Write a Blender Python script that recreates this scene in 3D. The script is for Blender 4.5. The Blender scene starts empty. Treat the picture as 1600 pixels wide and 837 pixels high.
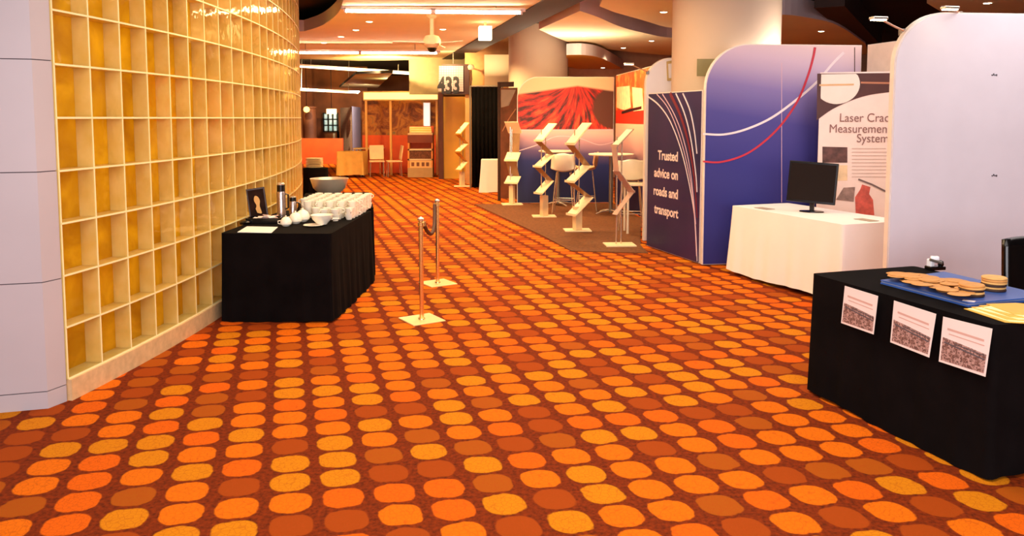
import bpy, bmesh, math, random
from mathutils import Vector, Matrix
from mathutils import geometry as mgeo
random.seed(7)
SC = bpy.context.scene
COL = SC.collection
# ---------------------------------------------------------------- camera
F, H, PITCH = 1220.0, 1.71, math.radians(4.5)
CX, CY = 800.0, 184 + F*math.tan(PITCH)
cam = bpy.data.cameras.new('camera'); cam_o = bpy.data.objects.new('camera', cam); COL.objects.link(cam_o)
cam.sensor_width = 36; cam.lens = F/1600*36; cam.sensor_fit = 'HORIZONTAL'
cam.shift_y = -(418.5-CY)/1600; cam.clip_start = 0.05; cam.clip_end = 200
cam_o.location = (0, 0, H); cam_o.rotation_euler = (math.pi/2-PITCH, 0, 0)
SC.camera = cam_o
# ---------------------------------------------------------------- view, world
SC.view_settings.view_transform = 'Standard'; SC.view_settings.look = 'None'
SC.view_settings.gamma = 1; SC.view_settings.use_curve_mapping = False
SC.view_settings.exposure = 0.35
w = bpy.data.worlds.new('world'); SC.world = w; w.use_nodes = True
w.node_tree.nodes['Background'].inputs[0].default_value = (0.6, 0.62, 0.8, 1)
w.node_tree.nodes['Background'].inputs[1].default_value = 0.3

def area(name, loc, size, power, color, rot=(0, 0, 0)):
    l = bpy.data.lights.new(name, 'AREA'); l.shape = 'RECTANGLE'; l.size, l.size_y = size
    l.energy = power; l.color = color
    o = bpy.data.objects.new(name, l); COL.objects.link(o); o.location = loc; o.rotation_euler = rot
    return o
def spot(name, loc, power, color, angle=110, blend=0.6, aim=None, r=0.06):
    l = bpy.data.lights.new(name, 'SPOT'); l.energy = power; l.color = color
    l.spot_size = math.radians(angle); l.spot_blend = blend; l.shadow_soft_size = r
    o = bpy.data.objects.new(name, l); COL.objects.link(o); o.location = loc
    if aim is not None:
        o.rotation_euler = (Vector(aim)-Vector(loc)).to_track_quat('-Z', 'Y').to_euler()
    return o
WARM = (1.0, 0.74, 0.42); AMBER = (1.0, 0.70, 0.30); NEUT = (1.0, 0.90, 0.86)
# foyer ceiling panels over the front of the room
area('foyer_light', (0.3, 2.0, 3.35), (5, 4), 150, NEUT)
area('foyer_light_deep', (-0.2, 7.6, 3.35), (4, 4.5), 190, WARM)
area('booth_light', (4.6, 6.6, 3.35), (2.2, 3.4), 80, (1.0, 0.86, 0.82))
# added frontal fill behind the camera, cool as daylight; no window there
area('front_fill', (0.5, -2.6, 2.0), (7, 2.6), 330, (0.95, 0.92, 0.98), (math.radians(95), 0, 0))
# lamps in the corridor behind the glass block wall
for i, yy in enumerate((5.2, 7.6, 10.0, 12.4)):
    area('corridor_light', (-3.75, yy, 1.9), (3.0, 2.0), 78, (1.0, 0.83, 0.24), (0, math.radians(-90), 0))
for (x, y, p) in ((-2.3, 13.2, 170), (-0.6, 13.2, 170), (-2.6, 17.0, 220), (-0.9, 17.5, 220), (-3.4, 21.3, 160), (0.9, 12.6, 120)):
    spot('ceiling_spot', (x, y, 3.3), p, AMBER, 150, 0.5, (x, y, 0), 0.12)
for (x, y, p) in ((1.1, 13.4, 150), (2.6, 18.8, 60), (4.6, 16.5, 90)):
    spot('booth_spot', (x, y, 3.3), p, WARM, 140, 0.5, (x, y, 0), 0.1)

for (loc, p, aim) in (((-3.6, 21.2, 3.1), 850, (-3.6, 24.3, 1.5)), ((-1.7, 19.6, 3.2), 130, (-1.6, 22.0, 1.3)), ((-7.2, 26.5, 3.0), 650, (-8.2, 31, 1.2)), ((0.9, 14.4, 3.25), 70, (1.0, 15.6, 1.6)), ((-6.0, 18.5, 3.3), 300, (-6, 20, 0))):
    spot('wall_fill_spot', loc, p, AMBER, 150, 0.6, aim, 0.05)  # added spots that brighten the far walls; no fittings there
# added upward fill lights without fittings, brightening the ceiling clouds
for (loc, size, p, cc0) in (((1.1, 16.1, 2.5), (1.8, 0.3), 45, (1.0, 0.80, 0.55)), ((3.3, 9.75, 2.45), (1.2, 0.3), 22, (1.0, 0.84, 0.70)), ((4.6, 7.1, 2.4), (1.0, 0.3), 14, (1.0, 0.88, 0.8)), ((-0.6, 19.4, 2.75), (0.8, 0.3), 14, (1.0, 0.80, 0.5)), ((-2.9, 24.0, 2.7), (2.0, 0.3), 70, (1.0, 0.78, 0.4))):
    area('ceiling_fill', loc, size, p, cc0, (math.pi, 0, 0))
spot('partition_fill', (-5.0, 27.6, 2.75), 420, (1.0, 0.86, 0.75), 110, 0.6, (-6, 30, 1.2), 0.06)  # extra fill aimed at the white partition, not a fitting of the room
# ---------------------------------------------------------------- helpers
def ray(x, y):
    u = (x-CX)/F; v = (CY-y)/F
    return Vector((u, math.cos(PITCH)+v*math.sin(PITCH), -math.sin(PITCH)+v*math.cos(PITCH)))
def fl(x, y, z=0.0):                       # point of height z seen at that place of the photo
    r = ray(x, y); t = (z-H)/r.z; return Vector((r.x*t, r.y*t, z))
def dp(x, y, Y):                           # point at depth Y
    r = ray(x, y); t = Y/r.y; return Vector((r.x*t, Y, H+r.z*t))

def srgb(r, g, b):
    def f(c):
        c /= 255.0
        return c/12.92 if c <= 0.04045 else ((c+0.055)/1.055)**2.4
    return (f(r), f(g), f(b), 1)

class NT:
    def __init__(s, name):
        s.m = bpy.data.materials.new(name); s.m.use_nodes = True
        s.t = s.m.node_tree; s.b = s.t.nodes['Principled BSDF']; s.out = s.t.nodes['Material Output']
    def n(s, kind, **kw):
        x = s.t.nodes.new(kind)
        for k, v in kw.items(): setattr(x, k, v)
        return x
    def link(s, a, b): s.t.links.new(a, b)
    def math(s, op, a, b=None, c=None):
        x = s.n('ShaderNodeMath', operation=op)
        for i, v in enumerate((a, b, c)):
            if v is None: continue
            if isinstance(v, (int, float)): x.inputs[i].default_value = v
            else: s.link(v, x.inputs[i])
        return x.outputs[0]
    def ramp(s, fac, stops, interp='LINEAR'):
        x = s.n('ShaderNodeValToRGB'); cr = x.color_ramp; cr.interpolation = interp
        while len(cr.elements) < len(stops): cr.elements.new(0.5)
        for e, (p, c) in zip(cr.elements, stops): e.position = p; e.color = c
        s.link(fac, x.inputs[0]); return x.outputs[0]
    def mix(s, fac, a, b):
        x = s.n('ShaderNodeMix', data_type='RGBA')
        for sock, v in ((x.inputs[0], fac), (x.inputs[6], a), (x.inputs[7], b)):
            if isinstance(v, (int, float, tuple)): sock.default_value = v
            else: s.link(v, sock)
        return x.outputs[2]
    def obj(s):
        c = s.n('ShaderNodeTexCoord'); x = s.n('ShaderNodeSeparateXYZ'); s.link(c.outputs['Object'], x.inputs[0])
        return c.outputs['Object'], x.outputs
    def noise(s, vec, scale, detail=3, rough=0.5, dist=0.0):
        x = s.n('ShaderNodeTexNoise'); x.inputs['Scale'].default_value = scale; x.inputs['Detail'].default_value = detail
        x.inputs['Roughness'].default_value = rough; x.inputs['Distortion'].default_value = dist
        if vec is not None: s.link(vec, x.inputs['Vector'])
        return x.outputs['Fac']
    def bump(s, h, strength=0.3, dist=0.01):
        x = s.n('ShaderNodeBump'); x.inputs['Strength'].default_value = strength; x.inputs['Distance'].default_value = dist
        s.link(h, x.inputs['Height']); s.link(x.outputs[0], s.b.inputs['Normal'])

MATS = {}
def mat(name, rgb, rough=0.6, metal=0.0, var=0.06, scale=8, spec=0.5, bump=0.0, bscale=60):
    if name in MATS: return MATS[name]
    q = NT(name); c = srgb(*rgb); o, _ = q.obj()
    nz = q.noise(o, scale)
    lo = tuple(v*(1-var) for v in c[:3])+(1,); hi = tuple(min(1, v*(1+var)) for v in c[:3])+(1,)
    q.link(q.ramp(nz, [(0.3, lo), (0.7, hi)]), q.b.inputs['Base Color'])
    q.b.inputs['Roughness'].default_value = rough; q.b.inputs['Metallic'].default_value = metal
    q.b.inputs['Specular IOR Level'].default_value = spec
    if bump: q.bump(q.noise(o, bscale), bump, 0.005)
    MATS[name] = q.m; return q.m
def emit(name, rgb, strength):
    if name in MATS: return MATS[name]
    q = NT(name); q.b.inputs['Base Color'].default_value = srgb(*rgb)
    q.b.inputs['Emission Color'].default_value = srgb(*rgb); q.b.inputs['Emission Strength'].default_value = strength
    MATS[name] = q.m; return q.m

def link(name, me, parent=None, loc=(0, 0, 0), rot=(0, 0, 0)):
    o = bpy.data.objects.new(name, me); COL.objects.link(o); o.location = loc; o.rotation_euler = rot
    if parent: o.parent = parent
    return o
def build(name, bm, m, parent=None, loc=(0, 0, 0), rot=(0, 0, 0), smooth=False):
    bmesh.ops.recalc_face_normals(bm, faces=bm.faces)
    me = bpy.data.meshes.new(name); bm.to_mesh(me); bm.free()
    for x in (m if isinstance(m, (list, tuple)) else [m]): me.materials.append(x)
    if smooth:
        for p in me.polygons: p.use_smooth = True
        try: me.set_sharp_from_angle(angle=math.radians(38))
        except Exception: pass
    return link(name, me, parent, loc, rot)
def tag(o, label, cat, group=None):
    o['label'] = label; o['category'] = cat
    if group: o['group'] = group
    return o
def thing(name, label, cat, loc=(0, 0, 0), rz=0, group=None):
    o = link(name, None, None, loc, (0, 0, rz)); o.empty_display_size = 0.1
    return tag(o, label, cat, group)
def struct(o): o['kind'] = 'structure'; return o
def copy_tree(o, parent=None, loc=None, rz=None, label=None):
    c = o.copy(); COL.objects.link(c)
    if parent: c.parent = parent
    if loc is not None: c.location = loc
    if rz is not None: c.rotation_euler = (0, 0, rz)
    if label: c['label'] = label
    for ch in list(o.children): copy_tree(ch, c)
    return c

def bx(bm, c, s, rz=0, mi=0, rot=None, bev=0):
    M = Matrix.Translation(c) @ (rot if rot is not None else Matrix.Rotation(rz, 4, 'Z')) @ Matrix.Diagonal((s[0], s[1], s[2], 1))
    r = bmesh.ops.create_cube(bm, size=1, matrix=M)
    fs = set(f for v in r['verts'] for f in v.link_faces)
    for f in fs: f.material_index = mi
    if bev:
        es = set(e for v in r['verts'] for e in v.link_edges)
        bmesh.ops.bevel(bm, geom=list(es), offset=bev, segments=2, affect='EDGES', profile=0.5)
def prism(bm, pts, z0, z1, mi=0, mi_side=None, plane='XY'):
    def P(a, b, c): return (a, b, c) if plane == 'XY' else (a, c, b)
    lo = [bm.verts.new(P(a, b, z0)) for a, b in pts]; hi = [bm.verts.new(P(a, b, z1)) for a, b in pts]
    n = len(pts); ms = mi if mi_side is None else mi_side
    f = bm.faces.new(lo); f.material_index = mi
    f = bm.faces.new(hi); f.material_index = mi
    for i in range(n):
        f = bm.faces.new((lo[i], lo[(i+1) % n], hi[(i+1) % n], hi[i])); f.material_index = ms
def lathe(bm, prof, seg=24, c=(0, 0, 0), mi=0, M=None):
    rings = []
    for r, z in prof:
        if r < 1e-5: rings.append([bm.verts.new((c[0], c[1], c[2]+z))])
        else: rings.append([bm.verts.new((c[0]+r*math.cos(2*math.pi*k/seg), c[1]+r*math.sin(2*math.pi*k/seg), c[2]+z)) for k in range(seg)])
    for a, b in zip(rings, rings[1:]):
        for k in range(seg):
            k2 = (k+1) % seg
            if len(a) == 1 and len(b) == 1: continue
            if len(a) == 1: f = bm.faces.new((a[0], b[k2], b[k]))
            elif len(b) == 1: f = bm.faces.new((a[k], a[k2], b[0]))
            else: f = bm.faces.new((a[k], a[k2], b[k2], b[k]))
            f.material_index = mi
    if M is not None:
        bmesh.ops.transform(bm, matrix=M, verts=[v for r in rings for v in r])
def tube(bm, pts, r, seg=8, mi=0, caps=True):
    pts = [Vector(p) for p in pts]; rings = []; n = len(pts); up = None
    rr = r if isinstance(r, (list, tuple)) else [r]*n
    for i, p in enumerate(pts):
        d = (pts[min(i+1, n-1)]-pts[max(i-1, 0)]).normalized()
        if up is None: up = d.orthogonal().normalized()
        up = (up-d*up.dot(d)).normalized(); s = d.cross(up)
        rings.append([bm.verts.new(p+rr[i]*(math.cos(2*math.pi*k/seg)*up+math.sin(2*math.pi*k/seg)*s)) for k in range(seg)])
    for a, b in zip(rings, rings[1:]):
        for k in range(seg):
            f = bm.faces.new((a[k], a[(k+1) % seg], b[(k+1) % seg], b[k])); f.material_index = mi
    if caps:
        bm.faces.new(rings[0]).material_index = mi; bm.faces.new(rings[-1]).material_index = mi
def strip(pts, w):                         # closed outline of a band of width w along pts
    L, R = [], []
    n = len(pts)
    for i, p in enumerate(pts):
        a = pts[max(i-1, 0)]; b = pts[min(i+1, n-1)]
        dx, dz = b[0]-a[0], b[1]-a[1]; l = math.hypot(dx, dz) or 1
        t = i/(n-1); ww = (w[0]+(w[1]-w[0])*t if isinstance(w, tuple) else w)/2
        L.append((p[0]-dz/l*ww, p[1]+dx/l*ww)); R.append((p[0]+dz/l*ww, p[1]-dx/l*ww))
    return L, R
def ribbon(name, pts, w, m, parent, y0, y1):
    L, R = strip(pts, w); bm = bmesh.new()
    lf = [bm.verts.new((a, y0, b)) for a, b in L]; rf = [bm.verts.new((a, y0, b)) for a, b in R]
    lb = [bm.verts.new((a, y1, b)) for a, b in L]; rb = [bm.verts.new((a, y1, b)) for a, b in R]
    for i in range(len(L)-1):
        for q in ((lf[i], lf[i+1], rf[i+1], rf[i]), (lb[i], lb[i+1], rb[i+1], rb[i]), (lf[i], lf[i+1], lb[i+1], lb[i]), (rf[i], rf[i+1], rb[i+1], rb[i])):
            bm.faces.new(q)
    bm.faces.new((lf[0], rf[0], rb[0], lb[0])); bm.faces.new((lf[-1], rf[-1], rb[-1], lb[-1]))
    return build(name, bm, m, parent)
def smooth_path(pts, n=8):                 # Catmull-Rom
    out = []; P = [pts[0]]+list(pts)+[pts[-1]]
    for i in range(1, len(P)-2):
        for k in range(n):
            t = k/n
            out.append(tuple(0.5*((2*P[i][j])+(-P[i-1][j]+P[i+1][j])*t+(2*P[i-1][j]-5*P[i][j]+4*P[i+1][j]-P[i+2][j])*t*t+(-P[i-1][j]+3*P[i][j]-3*P[i+1][j]+P[i+2][j])*t**3) for j in range(len(P[i]))))
    out.append(tuple(pts[-1])); return out
def text(name, s, size, m, parent, loc, align='LEFT', rot=(math.pi/2, 0, 0), ext=0.001, bold=0.0, sx=1.0):
    c = bpy.data.curves.new(name, 'FONT'); c.body = s; c.size = size; c.extrude = ext; c.align_x = align; c.offset = bold
    t = bpy.data.objects.new(name, c)
    me = bpy.data.meshes.new_from_object(t); bpy.data.objects.remove(t)
    me.transform(Matrix.Diagonal((sx, 1, 1, 1)))
    me.materials.clear(); me.materials.append(m)
    return link(name, me, parent, loc, rot)
class Panel:
    """a vertical plane from floor point A to floor point B (left to right as seen from the foyer)"""
    def __init__(s, A, B):
        s.A = Vector((A[0], A[1], 0)); s.B = Vector((B[0], B[1], 0)); d = s.B-s.A; s.L = d.length
        s.d = d.normalized(); s.rz = math.atan2(d.y, d.x); s.n = Vector((-s.d.y, s.d.x, 0))
    def at(s, px, py):
        r = ray(px, py); o = Vector((0, 0, H)); t = (s.A-o).dot(s.n)/r.dot(s.n); p = o+r*t
        return ((p-s.A).dot(s.d), p.z)
    def poly(s, pts): return [s.at(*p) for p in pts]
def decal(name, pts, m, parent, y0=-0.003, y1=0.0):
    bm = bmesh.new(); prism(bm, pts, y0, y1, plane='XZ'); return build(name, bm, m, parent)
def rounded(L, Hh, rl=0.0, rr=0.0, z0=0.0, n=14):
    p = [(0, z0), (L, z0)]
    if rr: p += [(L-rr+rr*math.cos(a), Hh-rr+rr*math.sin(a)) for a in [math.pi/2*k/n for k in range(n+1)]]
    else: p.append((L, Hh))
    if rl: p += [(rl-rl*math.sin(a), Hh-rl+rl*math.cos(a)) for a in [math.pi/2*k/n for k in range(n+1)]]
    else: p.append((0, Hh))
    return p
def display_wall(name, label, pn, Hh, mface, rl=0, rr=0, cat='display wall', th=0.06, medge=None):
    """fabric tension display wall: face sheet, tube frame edge"""
    t = thing(name, label, cat, pn.A, pn.rz)
    bm = bmesh.new(); prism(bm, rounded(pn.L, Hh, rl, rr, 0.012), 0.004, th, plane='XZ')
    build('frame', bm, medge or M_frame, t)
    k = 0.012; q = rounded(pn.L-2*k, Hh-k, rl, rr, 0.02); q = [(a+k, b) for a, b in q]
    bm = bmesh.new(); prism(bm, q, -0.004, 0.004, plane='XZ')
    build('printed_face', bm, mface, t)
    return t

M_frame = mat('panel_frame', (236, 226, 218), 0.4)
M_white = mat('white_fabric', (230, 227, 236), 0.75, var=0.03, scale=3)
M_wplastic = mat('white_plastic', (236, 226, 205), 0.35, var=0.03)
M_cream = mat('cream_paper', (250, 232, 190), 0.6, var=0.05)
M_black = mat('black_cloth', (13, 9, 9), 0.95, var=0.3, scale=5, spec=0.08)
M_blackg = mat('black_gloss', (14, 12, 12), 0.2)
M_chrome = mat('chrome', (225, 215, 200), 0.22, 0.75, var=0.03)
M_brass = mat('polished_brass', (255, 222, 150), 0.2, 0.92, var=0.05)
M_grey = mat('grey_metal', (130, 122, 112), 0.4, 0.6)
M_paper = mat('white_paper', (240, 228, 222), 0.7, var=0.02)
M_brown = mat('dark_brown', (70, 36, 22), 0.6)
M_dark = mat('void_black', (22, 17, 16), 0.85)

# ================================================================ SETTING
def carpet():
    q = NT('octagon_carpet')
    g = q.n('ShaderNodeNewGeometry'); sp = q.n('ShaderNodeSeparateXYZ'); q.link(g.outputs['Position'], sp.inputs[0])
    nzv = q.n('ShaderNodeTexNoise'); nzv.inputs['Scale'].default_value = 14; q.link(g.outputs['Position'], nzv.inputs['Vector'])
    jit = q.math('MULTIPLY', q.math('SUBTRACT', nzv.outputs['Fac'], 0.5), 0.03)
    x = q.math('ADD', q.math('SUBTRACT', sp.outputs[0], -0.9287), jit); y = q.math('SUBTRACT', q.math('SUBTRACT', sp.outputs[1], 3.1588), jit)
    ax, ay, bxx, by = 0.2239, 0.047, -0.0573, 0.1984
    det = ax*by-ay*bxx
    u = q.math('DIVIDE', q.math('SUBTRACT', q.math('MULTIPLY', x, by), q.math('MULTIPLY', y, bxx)), det)
    v = q.math('DIVIDE', q.math('SUBTRACT', q.math('MULTIPLY', y, ax), q.math('MULTIPLY', x, ay)), det)
    iu = q.math('ROUND', u); iv = q.math('ROUND', v)
    fu = q.math('DIVIDE', q.math('ABSOLUTE', q.math('SUBTRACT', u, iu)), 0.405)
    fv = q.math('DIVIDE', q.math('ABSOLUTE', q.math('SUBTRACT', v, iv)), 0.45)
    oct_ = q.math('MULTIPLY', q.math('ADD', fu, fv), 0.64)
    rad = q.math('MAXIMUM', q.math('POWER', q.math('ADD', q.math('POWER', fu, 2.6), q.math('POWER', fv, 2.6)), 0.3846), oct_)
    mask = q.n('ShaderNodeMapRange'); mask.inputs['From Min'].default_value = 1.03; mask.inputs['From Max'].default_value = 0.95
    q.link(rad, mask.inputs['Value'])
    cb = q.n('ShaderNodeCombineXYZ'); q.link(iu, cb.inputs[0]); q.link(iv, cb.inputs[1])
    wn = q.n('ShaderNodeTexWhiteNoise', noise_dimensions='2D'); q.link(cb.outputs[0], wn.inputs['Vector'])
    col = q.ramp(wn.outputs['Value'], [(0, srgb(246, 120, 0)), (0.34, srgb(226, 140, 6)), (0.56, srgb(242, 104, 0)), (0.70, srgb(172, 86, 4)), (0.83, srgb(160, 66, 2))], 'CONSTANT')
    fine = q.noise(g.outputs['Position'], 160, 4, 0.7)
    col = q.mix(q.math('MULTIPLY', q.math('SUBTRACT', 1.0, fine), 0.5), col, srgb(160, 62, 6))
    vo = q.n('ShaderNodeTexVoronoi', feature='DISTANCE_TO_EDGE'); vo.inputs['Scale'].default_value = 38; q.link(g.outputs['Position'], vo.inputs['Vector'])
    ck = q.n('ShaderNodeMapRange'); ck.inputs['From Min'].default_value = 0.0; ck.inputs['From Max'].default_value = 0.07; ck.inputs['To Min'].default_value = 0.5; ck.inputs['To Max'].default_value = 0.0
    q.link(vo.outputs['Distance'], ck.inputs['Value'])
    col = q.mix(ck.outputs[0], col, srgb(170, 66, 8))
    mid = q.noise(g.outputs['Position'], 45, 4, 0.6)
    bg = q.ramp(mid, [(0.3, srgb(84, 26, 0)), (0.7, srgb(144, 50, 2))])
    c = q.mix(mask.outputs[0], bg, col)
    q.link(c, q.b.inputs['Base Color']); q.b.inputs['Roughness'].default_value = 0.95; q.b.inputs['Specular IOR Level'].default_value = 0.15
    q.bump(q.math('ADD', fine, q.math('MULTIPLY', mask.outputs[0], 0.4)), 0.4, 0.006)
    return q.m
bm = bmesh.new(); bx(bm, (2, 18, -0.05), (30, 44, 0.1)); struct(build('floor', bm, carpet()))
M_void = mat('dark_upper_ceiling', (40, 30, 28), 0.9, var=0.25, scale=0.8)
bm = bmesh.new(); bx(bm, (2, 18, 3.9), (30, 44, 0.1)); struct(build('ceiling', bm, M_void))
M_wall = mat('beige_wall', (205, 168, 140), 0.8, var=0.05, scale=1)
M_bwall = mat('dim_back_wall', (170, 100, 56), 0.8, var=0.2, scale=1.2)
bm = bmesh.new(); bx(bm, (17.05, 18, 2.2), (0.1, 44, 4.5)); struct(build('wall_right', bm, M_wall))
bm = bmesh.new(); bx(bm, (2, -4.05, 2.2), (30, 0.1, 4.5)); struct(build('wall_front', bm, M_wall))
bm = bmesh.new(); bx(bm, (2, 40.05, 2.2), (30, 0.1, 4.5)); struct(build('wall_back', bm, M_bwall))

# curved glass block wall
def wx(Y): return -2.53-(Y-6.7)**2/(2*13.8) if Y < 6.7 else -2.53-(Y-6.7)**2/(2*20.0)
STEP = 0.315
ys = [4.62]
while ys[-1] < 15.2:
    Y = ys[-1]; dy = 0.001
    sl = (wx(Y+dy)-wx(Y))/dy
    ys.append(Y+STEP/math.hypot(1, sl))
pts = [Vector((wx(y), y, 0)) for y in ys]
nrm = []
for i, y in enumerate(ys):
    sl = (wx(y+0.001)-wx(y-0.001))/0.002
    nrm.append(Vector((1, -sl, 0)).normalized())       # towards the foyer
Z0 = 1.71-5*STEP; NR = 11; D = 0.12
def glass_side():
    q = NT('glass_block_edge'); o, s = q.obj()
    nz = q.noise(o, 9, 3)
    q.link(q.ramp(nz, [(0.3, srgb(232, 204, 116)), (0.7, srgb(248, 226, 154))]), q.b.inputs['Base Color'])
    q.b.inputs['Roughness'].default_value = 0.35
    tr = q.n('ShaderNodeBsdfTranslucent'); tr.inputs[0].default_value = srgb(235, 215, 80)
    mx = q.n('ShaderNodeMixShader'); mx.inputs[0].default_value = 0.35
    q.link(q.b.outputs[0], mx.inputs[1]); q.link(tr.outputs[0], mx.inputs[2]); q.link(mx.outputs[0], q.out.inputs[0])
    return q.m
def glass_back():
    q = NT('amber_glass_block'); o, s = q.obj()
    nz = q.noise(o, 3.5, 4, 0.6, 0.6)
    c = q.ramp(nz, [(0.3, srgb(188, 146, 12)), (0.7, srgb(222, 186, 46))])
    q.link(c, q.b.inputs['Base Color']); q.b.inputs['Roughness'].default_value = 0.4
    tr = q.n('ShaderNodeBsdfTranslucent'); q.link(q.ramp(nz, [(0.3, srgb(180, 140, 6)), (0.7, srgb(215, 185, 30))]), tr.inputs[0])
    mx = q.n('ShaderNodeMixShader'); mx.inputs[0].default_value = 0.6
    q.link(q.b.outputs[0], mx.inputs[1]); q.link(tr.outputs[0], mx.inputs[2]); q.link(mx.outputs[0], q.out.inputs[0])
    q.bump(q.noise(o, 14, 2), 0.25, 0.02)
    return q.m
def thin_glass():
    q = NT('clear_glass_face')
    tr = q.n('ShaderNodeBsdfTransparent'); tr.inputs[0].default_value = (1.0, 0.97, 0.86, 1)
    gl = q.n('ShaderNodeBsdfGlossy'); gl.inputs['Roughness'].default_value = 0.06; gl.inputs[0].default_value = (1, 0.9, 0.6, 1)
    o, s = q.obj(); bp = q.n('ShaderNodeBump'); bp.inputs['Strength'].default_value = 0.2; bp.inputs['Distance'].default_value = 0.02
    q.link(q.noise(o, 6, 2), bp.inputs['Height']); q.link(bp.outputs[0], gl.inputs['Normal'])
    lw = q.n('ShaderNodeLayerWeight'); lw.inputs['Blend'].default_value = 0.5
    mx = q.n('ShaderNodeMixShader'); q.link(q.math('ADD', 0.03, q.math('MULTIPLY', q.math('POWER', lw.outputs['Facing'], 4.0), 0.42)), mx.inputs[0])
    q.link(tr.outputs[0], mx.inputs[1]); q.link(gl.outputs[0], mx.inputs[2]); q.link(mx.outputs[0], q.out.inputs[0])
    return q.m
M_mortar = mat('pale_mortar', (255, 238, 178), 0.5, var=0.03)
bm = bmesh.new(); ht = 0.006; top = Z0+NR*STEP
def slab(bm, quad, mis):
    """quad: 4 xy points; z0,z1; material by face list: bottom, top, then four sides"""
    (p, z0, z1) = quad
    lo = [bm.verts.new((a.x, a.y, z0)) for a in p]; hi = [bm.verts.new((a.x, a.y, z1)) for a in p]
    fs = [bm.faces.new(lo), bm.faces.new(hi)]+[bm.faces.new((lo[i], lo[(i+1) % 4], hi[(i+1) % 4], hi[i])) for i in range(4)]
    for f, m in zip(fs, mis): f.material_index = m
for i, p in enumerate(pts):                    # upright joints
    t = Vector((-nrm[i].y, nrm[i].x, 0)); a = p+nrm[i]*0.0; b = p-nrm[i]*D
    slab(bm, ([a-t*ht, a+t*ht, b+t*ht, b-t*ht], Z0, top), (1, 1, 0, 1, 1, 1))
for k in range(NR+1):                          # level joints
    z = Z0+k*STEP
    for i in range(len(pts)-1):
        a, b = pts[i]+nrm[i]*0.002, pts[i+1]+nrm[i+1]*0.002
        slab(bm, ([a, b, b-nrm[i+1]*D, a-nrm[i]*D], z-ht, z+ht), (1, 1, 0, 1, 1, 1))
for i in range(len(pts)-1):                    # backs
    a, b = pts[i]-nrm[i]*(D-0.01), pts[i+1]-nrm[i+1]*(D-0.01)
    slab(bm, ([a, b, b-nrm[i+1]*0.012, a-nrm[i]*0.012], Z0, top), (2,)*6)
GW = struct(build('wall_left', bm, [M_mortar, glass_side(), glass_back()]))
bm = bmesh.new()
for i in range(len(pts)-1):
    a, b = pts[i]-nrm[i]*0.006, pts[i+1]-nrm[i+1]*0.006
    v = [bm.verts.new((c.x, c.y, z)) for c, z in ((a, Z0), (b, Z0), (b, top), (a, top))]; bm.faces.new(v)
struct(build('glass_face', bm, thin_glass(), GW))
bm = bmesh.new()                               # curb below the blocks
for i in range(len(pts)-1):
    a, b = pts[i]+nrm[i]*0.02, pts[i+1]+nrm[i+1]*0.02
    slab(bm, ([a, b, b-nrm[i+1]*(D+0.04), a-nrm[i]*(D+0.04)], 0, Z0-0.006), (0,)*6)
struct(build('baseboard_left', bm, mat('curb_stone', (214, 178, 130), 0.5, var=0.12, scale=20)))
# corridor behind the glass blocks
bm = bmesh.new(); bx(bm, (-5.2, 9.9, 2.2), (0.1, 11, 4.5)); struct(build('wall_corridor', bm, mat('corridor_wall', (230, 200, 140), 0.8)))
bm = bmesh.new(); bx(bm, (-12.95, 18, 2.2), (0.1, 44, 4.5)); struct(build('wall_far_left', bm, M_bwall))

# ceiling clouds (lower soffits)
M_soffit = mat('soffit_plaster', (242, 230, 188), 0.8, var=0.04, scale=1)
M_fascia = mat('soffit_fascia', (232, 216, 222), 0.7, var=0.04, scale=1)
def cloud(pts, z, th=0.22):
    bm = bmesh.new(); prism(bm, [(p[0], p[1]) for p in pts], z, z+th, 0, 1)
    return struct(build('ceiling', bm, [M_soffit, M_fascia]))
ZC = 3.4
def c(px, py, z=ZC):
    v = fl(px, py, z); return (v.x, v.y)
lcurve = smooth_path([c(475, 49), c(500, 41), c(518, 30), c(531, 16), c(538, -6)], 6)
cloud([(-2.2, 9.2), (0.7, 9.2), c(868, 0), c(780, 44), c(690, 93), c(560, 95), (-6.5, 22.5), (-6.5, 15.5)]+lcurve, ZC)
near = smooth_path([c(906, 17), c(935, 27), c(965, 40), c(1000, 50), c(1052, 59), c(1110, 50), c(1160, 32), c(1215, 23), c(1265, 28), c(1310, 40), c(1352, 68)], 5)
far_ = smooth_path([(9.5, 21), c(1130, 88), c(1040, 86), c(950, 77), c(895, 68), c(842, 46)], 5)
cloud(near+far_, ZC, 0.3)
cloud([c(944, -8), c(937, 13)]+smooth_path([c(960, 22), c(1000, 33), c(1052, 46), c(1120, 40), c(1190, 15), c(1230, -5)], 5), ZC+0.03, 0.2)
cloud([c(1450, -8), c(1448, 5), c(1470, 18), c(1520, 40), c(1600, 60), c(1800, 60), c(1800, -8)], ZC, 0.25)
nb = smooth_path([c(885, 86, 3.1), c(915, 86, 3.1), c(945, 93, 3.1), c(985, 114, 3.1)], 5)
nf = [c(985, 125, 3.1), c(885, 104, 3.1)]
bm = bmesh.new(); prism(bm, nb+nf, 3.1, 3.35, 0, 1)
struct(build('ceiling', bm, [mat('gold_lit_soffit', (225, 165, 60), 0.5), M_fascia]))  # gold light on the underside is put into this base colour
# dark beams between the clouds
def beam(a, b, z, wd=0.35, hh=0.5, m=M_dark):
    d = Vector(b)-Vector(a); bm = bmesh.new()
    bx(bm, (0, 0, 0), (d.length, wd, hh)); mid = (Vector(a)+Vector(b))/2
    return struct(build('trim_1', bm, m, None, (mid.x, mid.y, z), (0, 0, math.atan2(d.y, d.x))))
beam(c(1296, 0, 3.55), c(1362, 66, 3.55), 3.64, 0.45, 0.4, mat('dark_beam', (46, 22, 14), 0.7))

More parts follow.
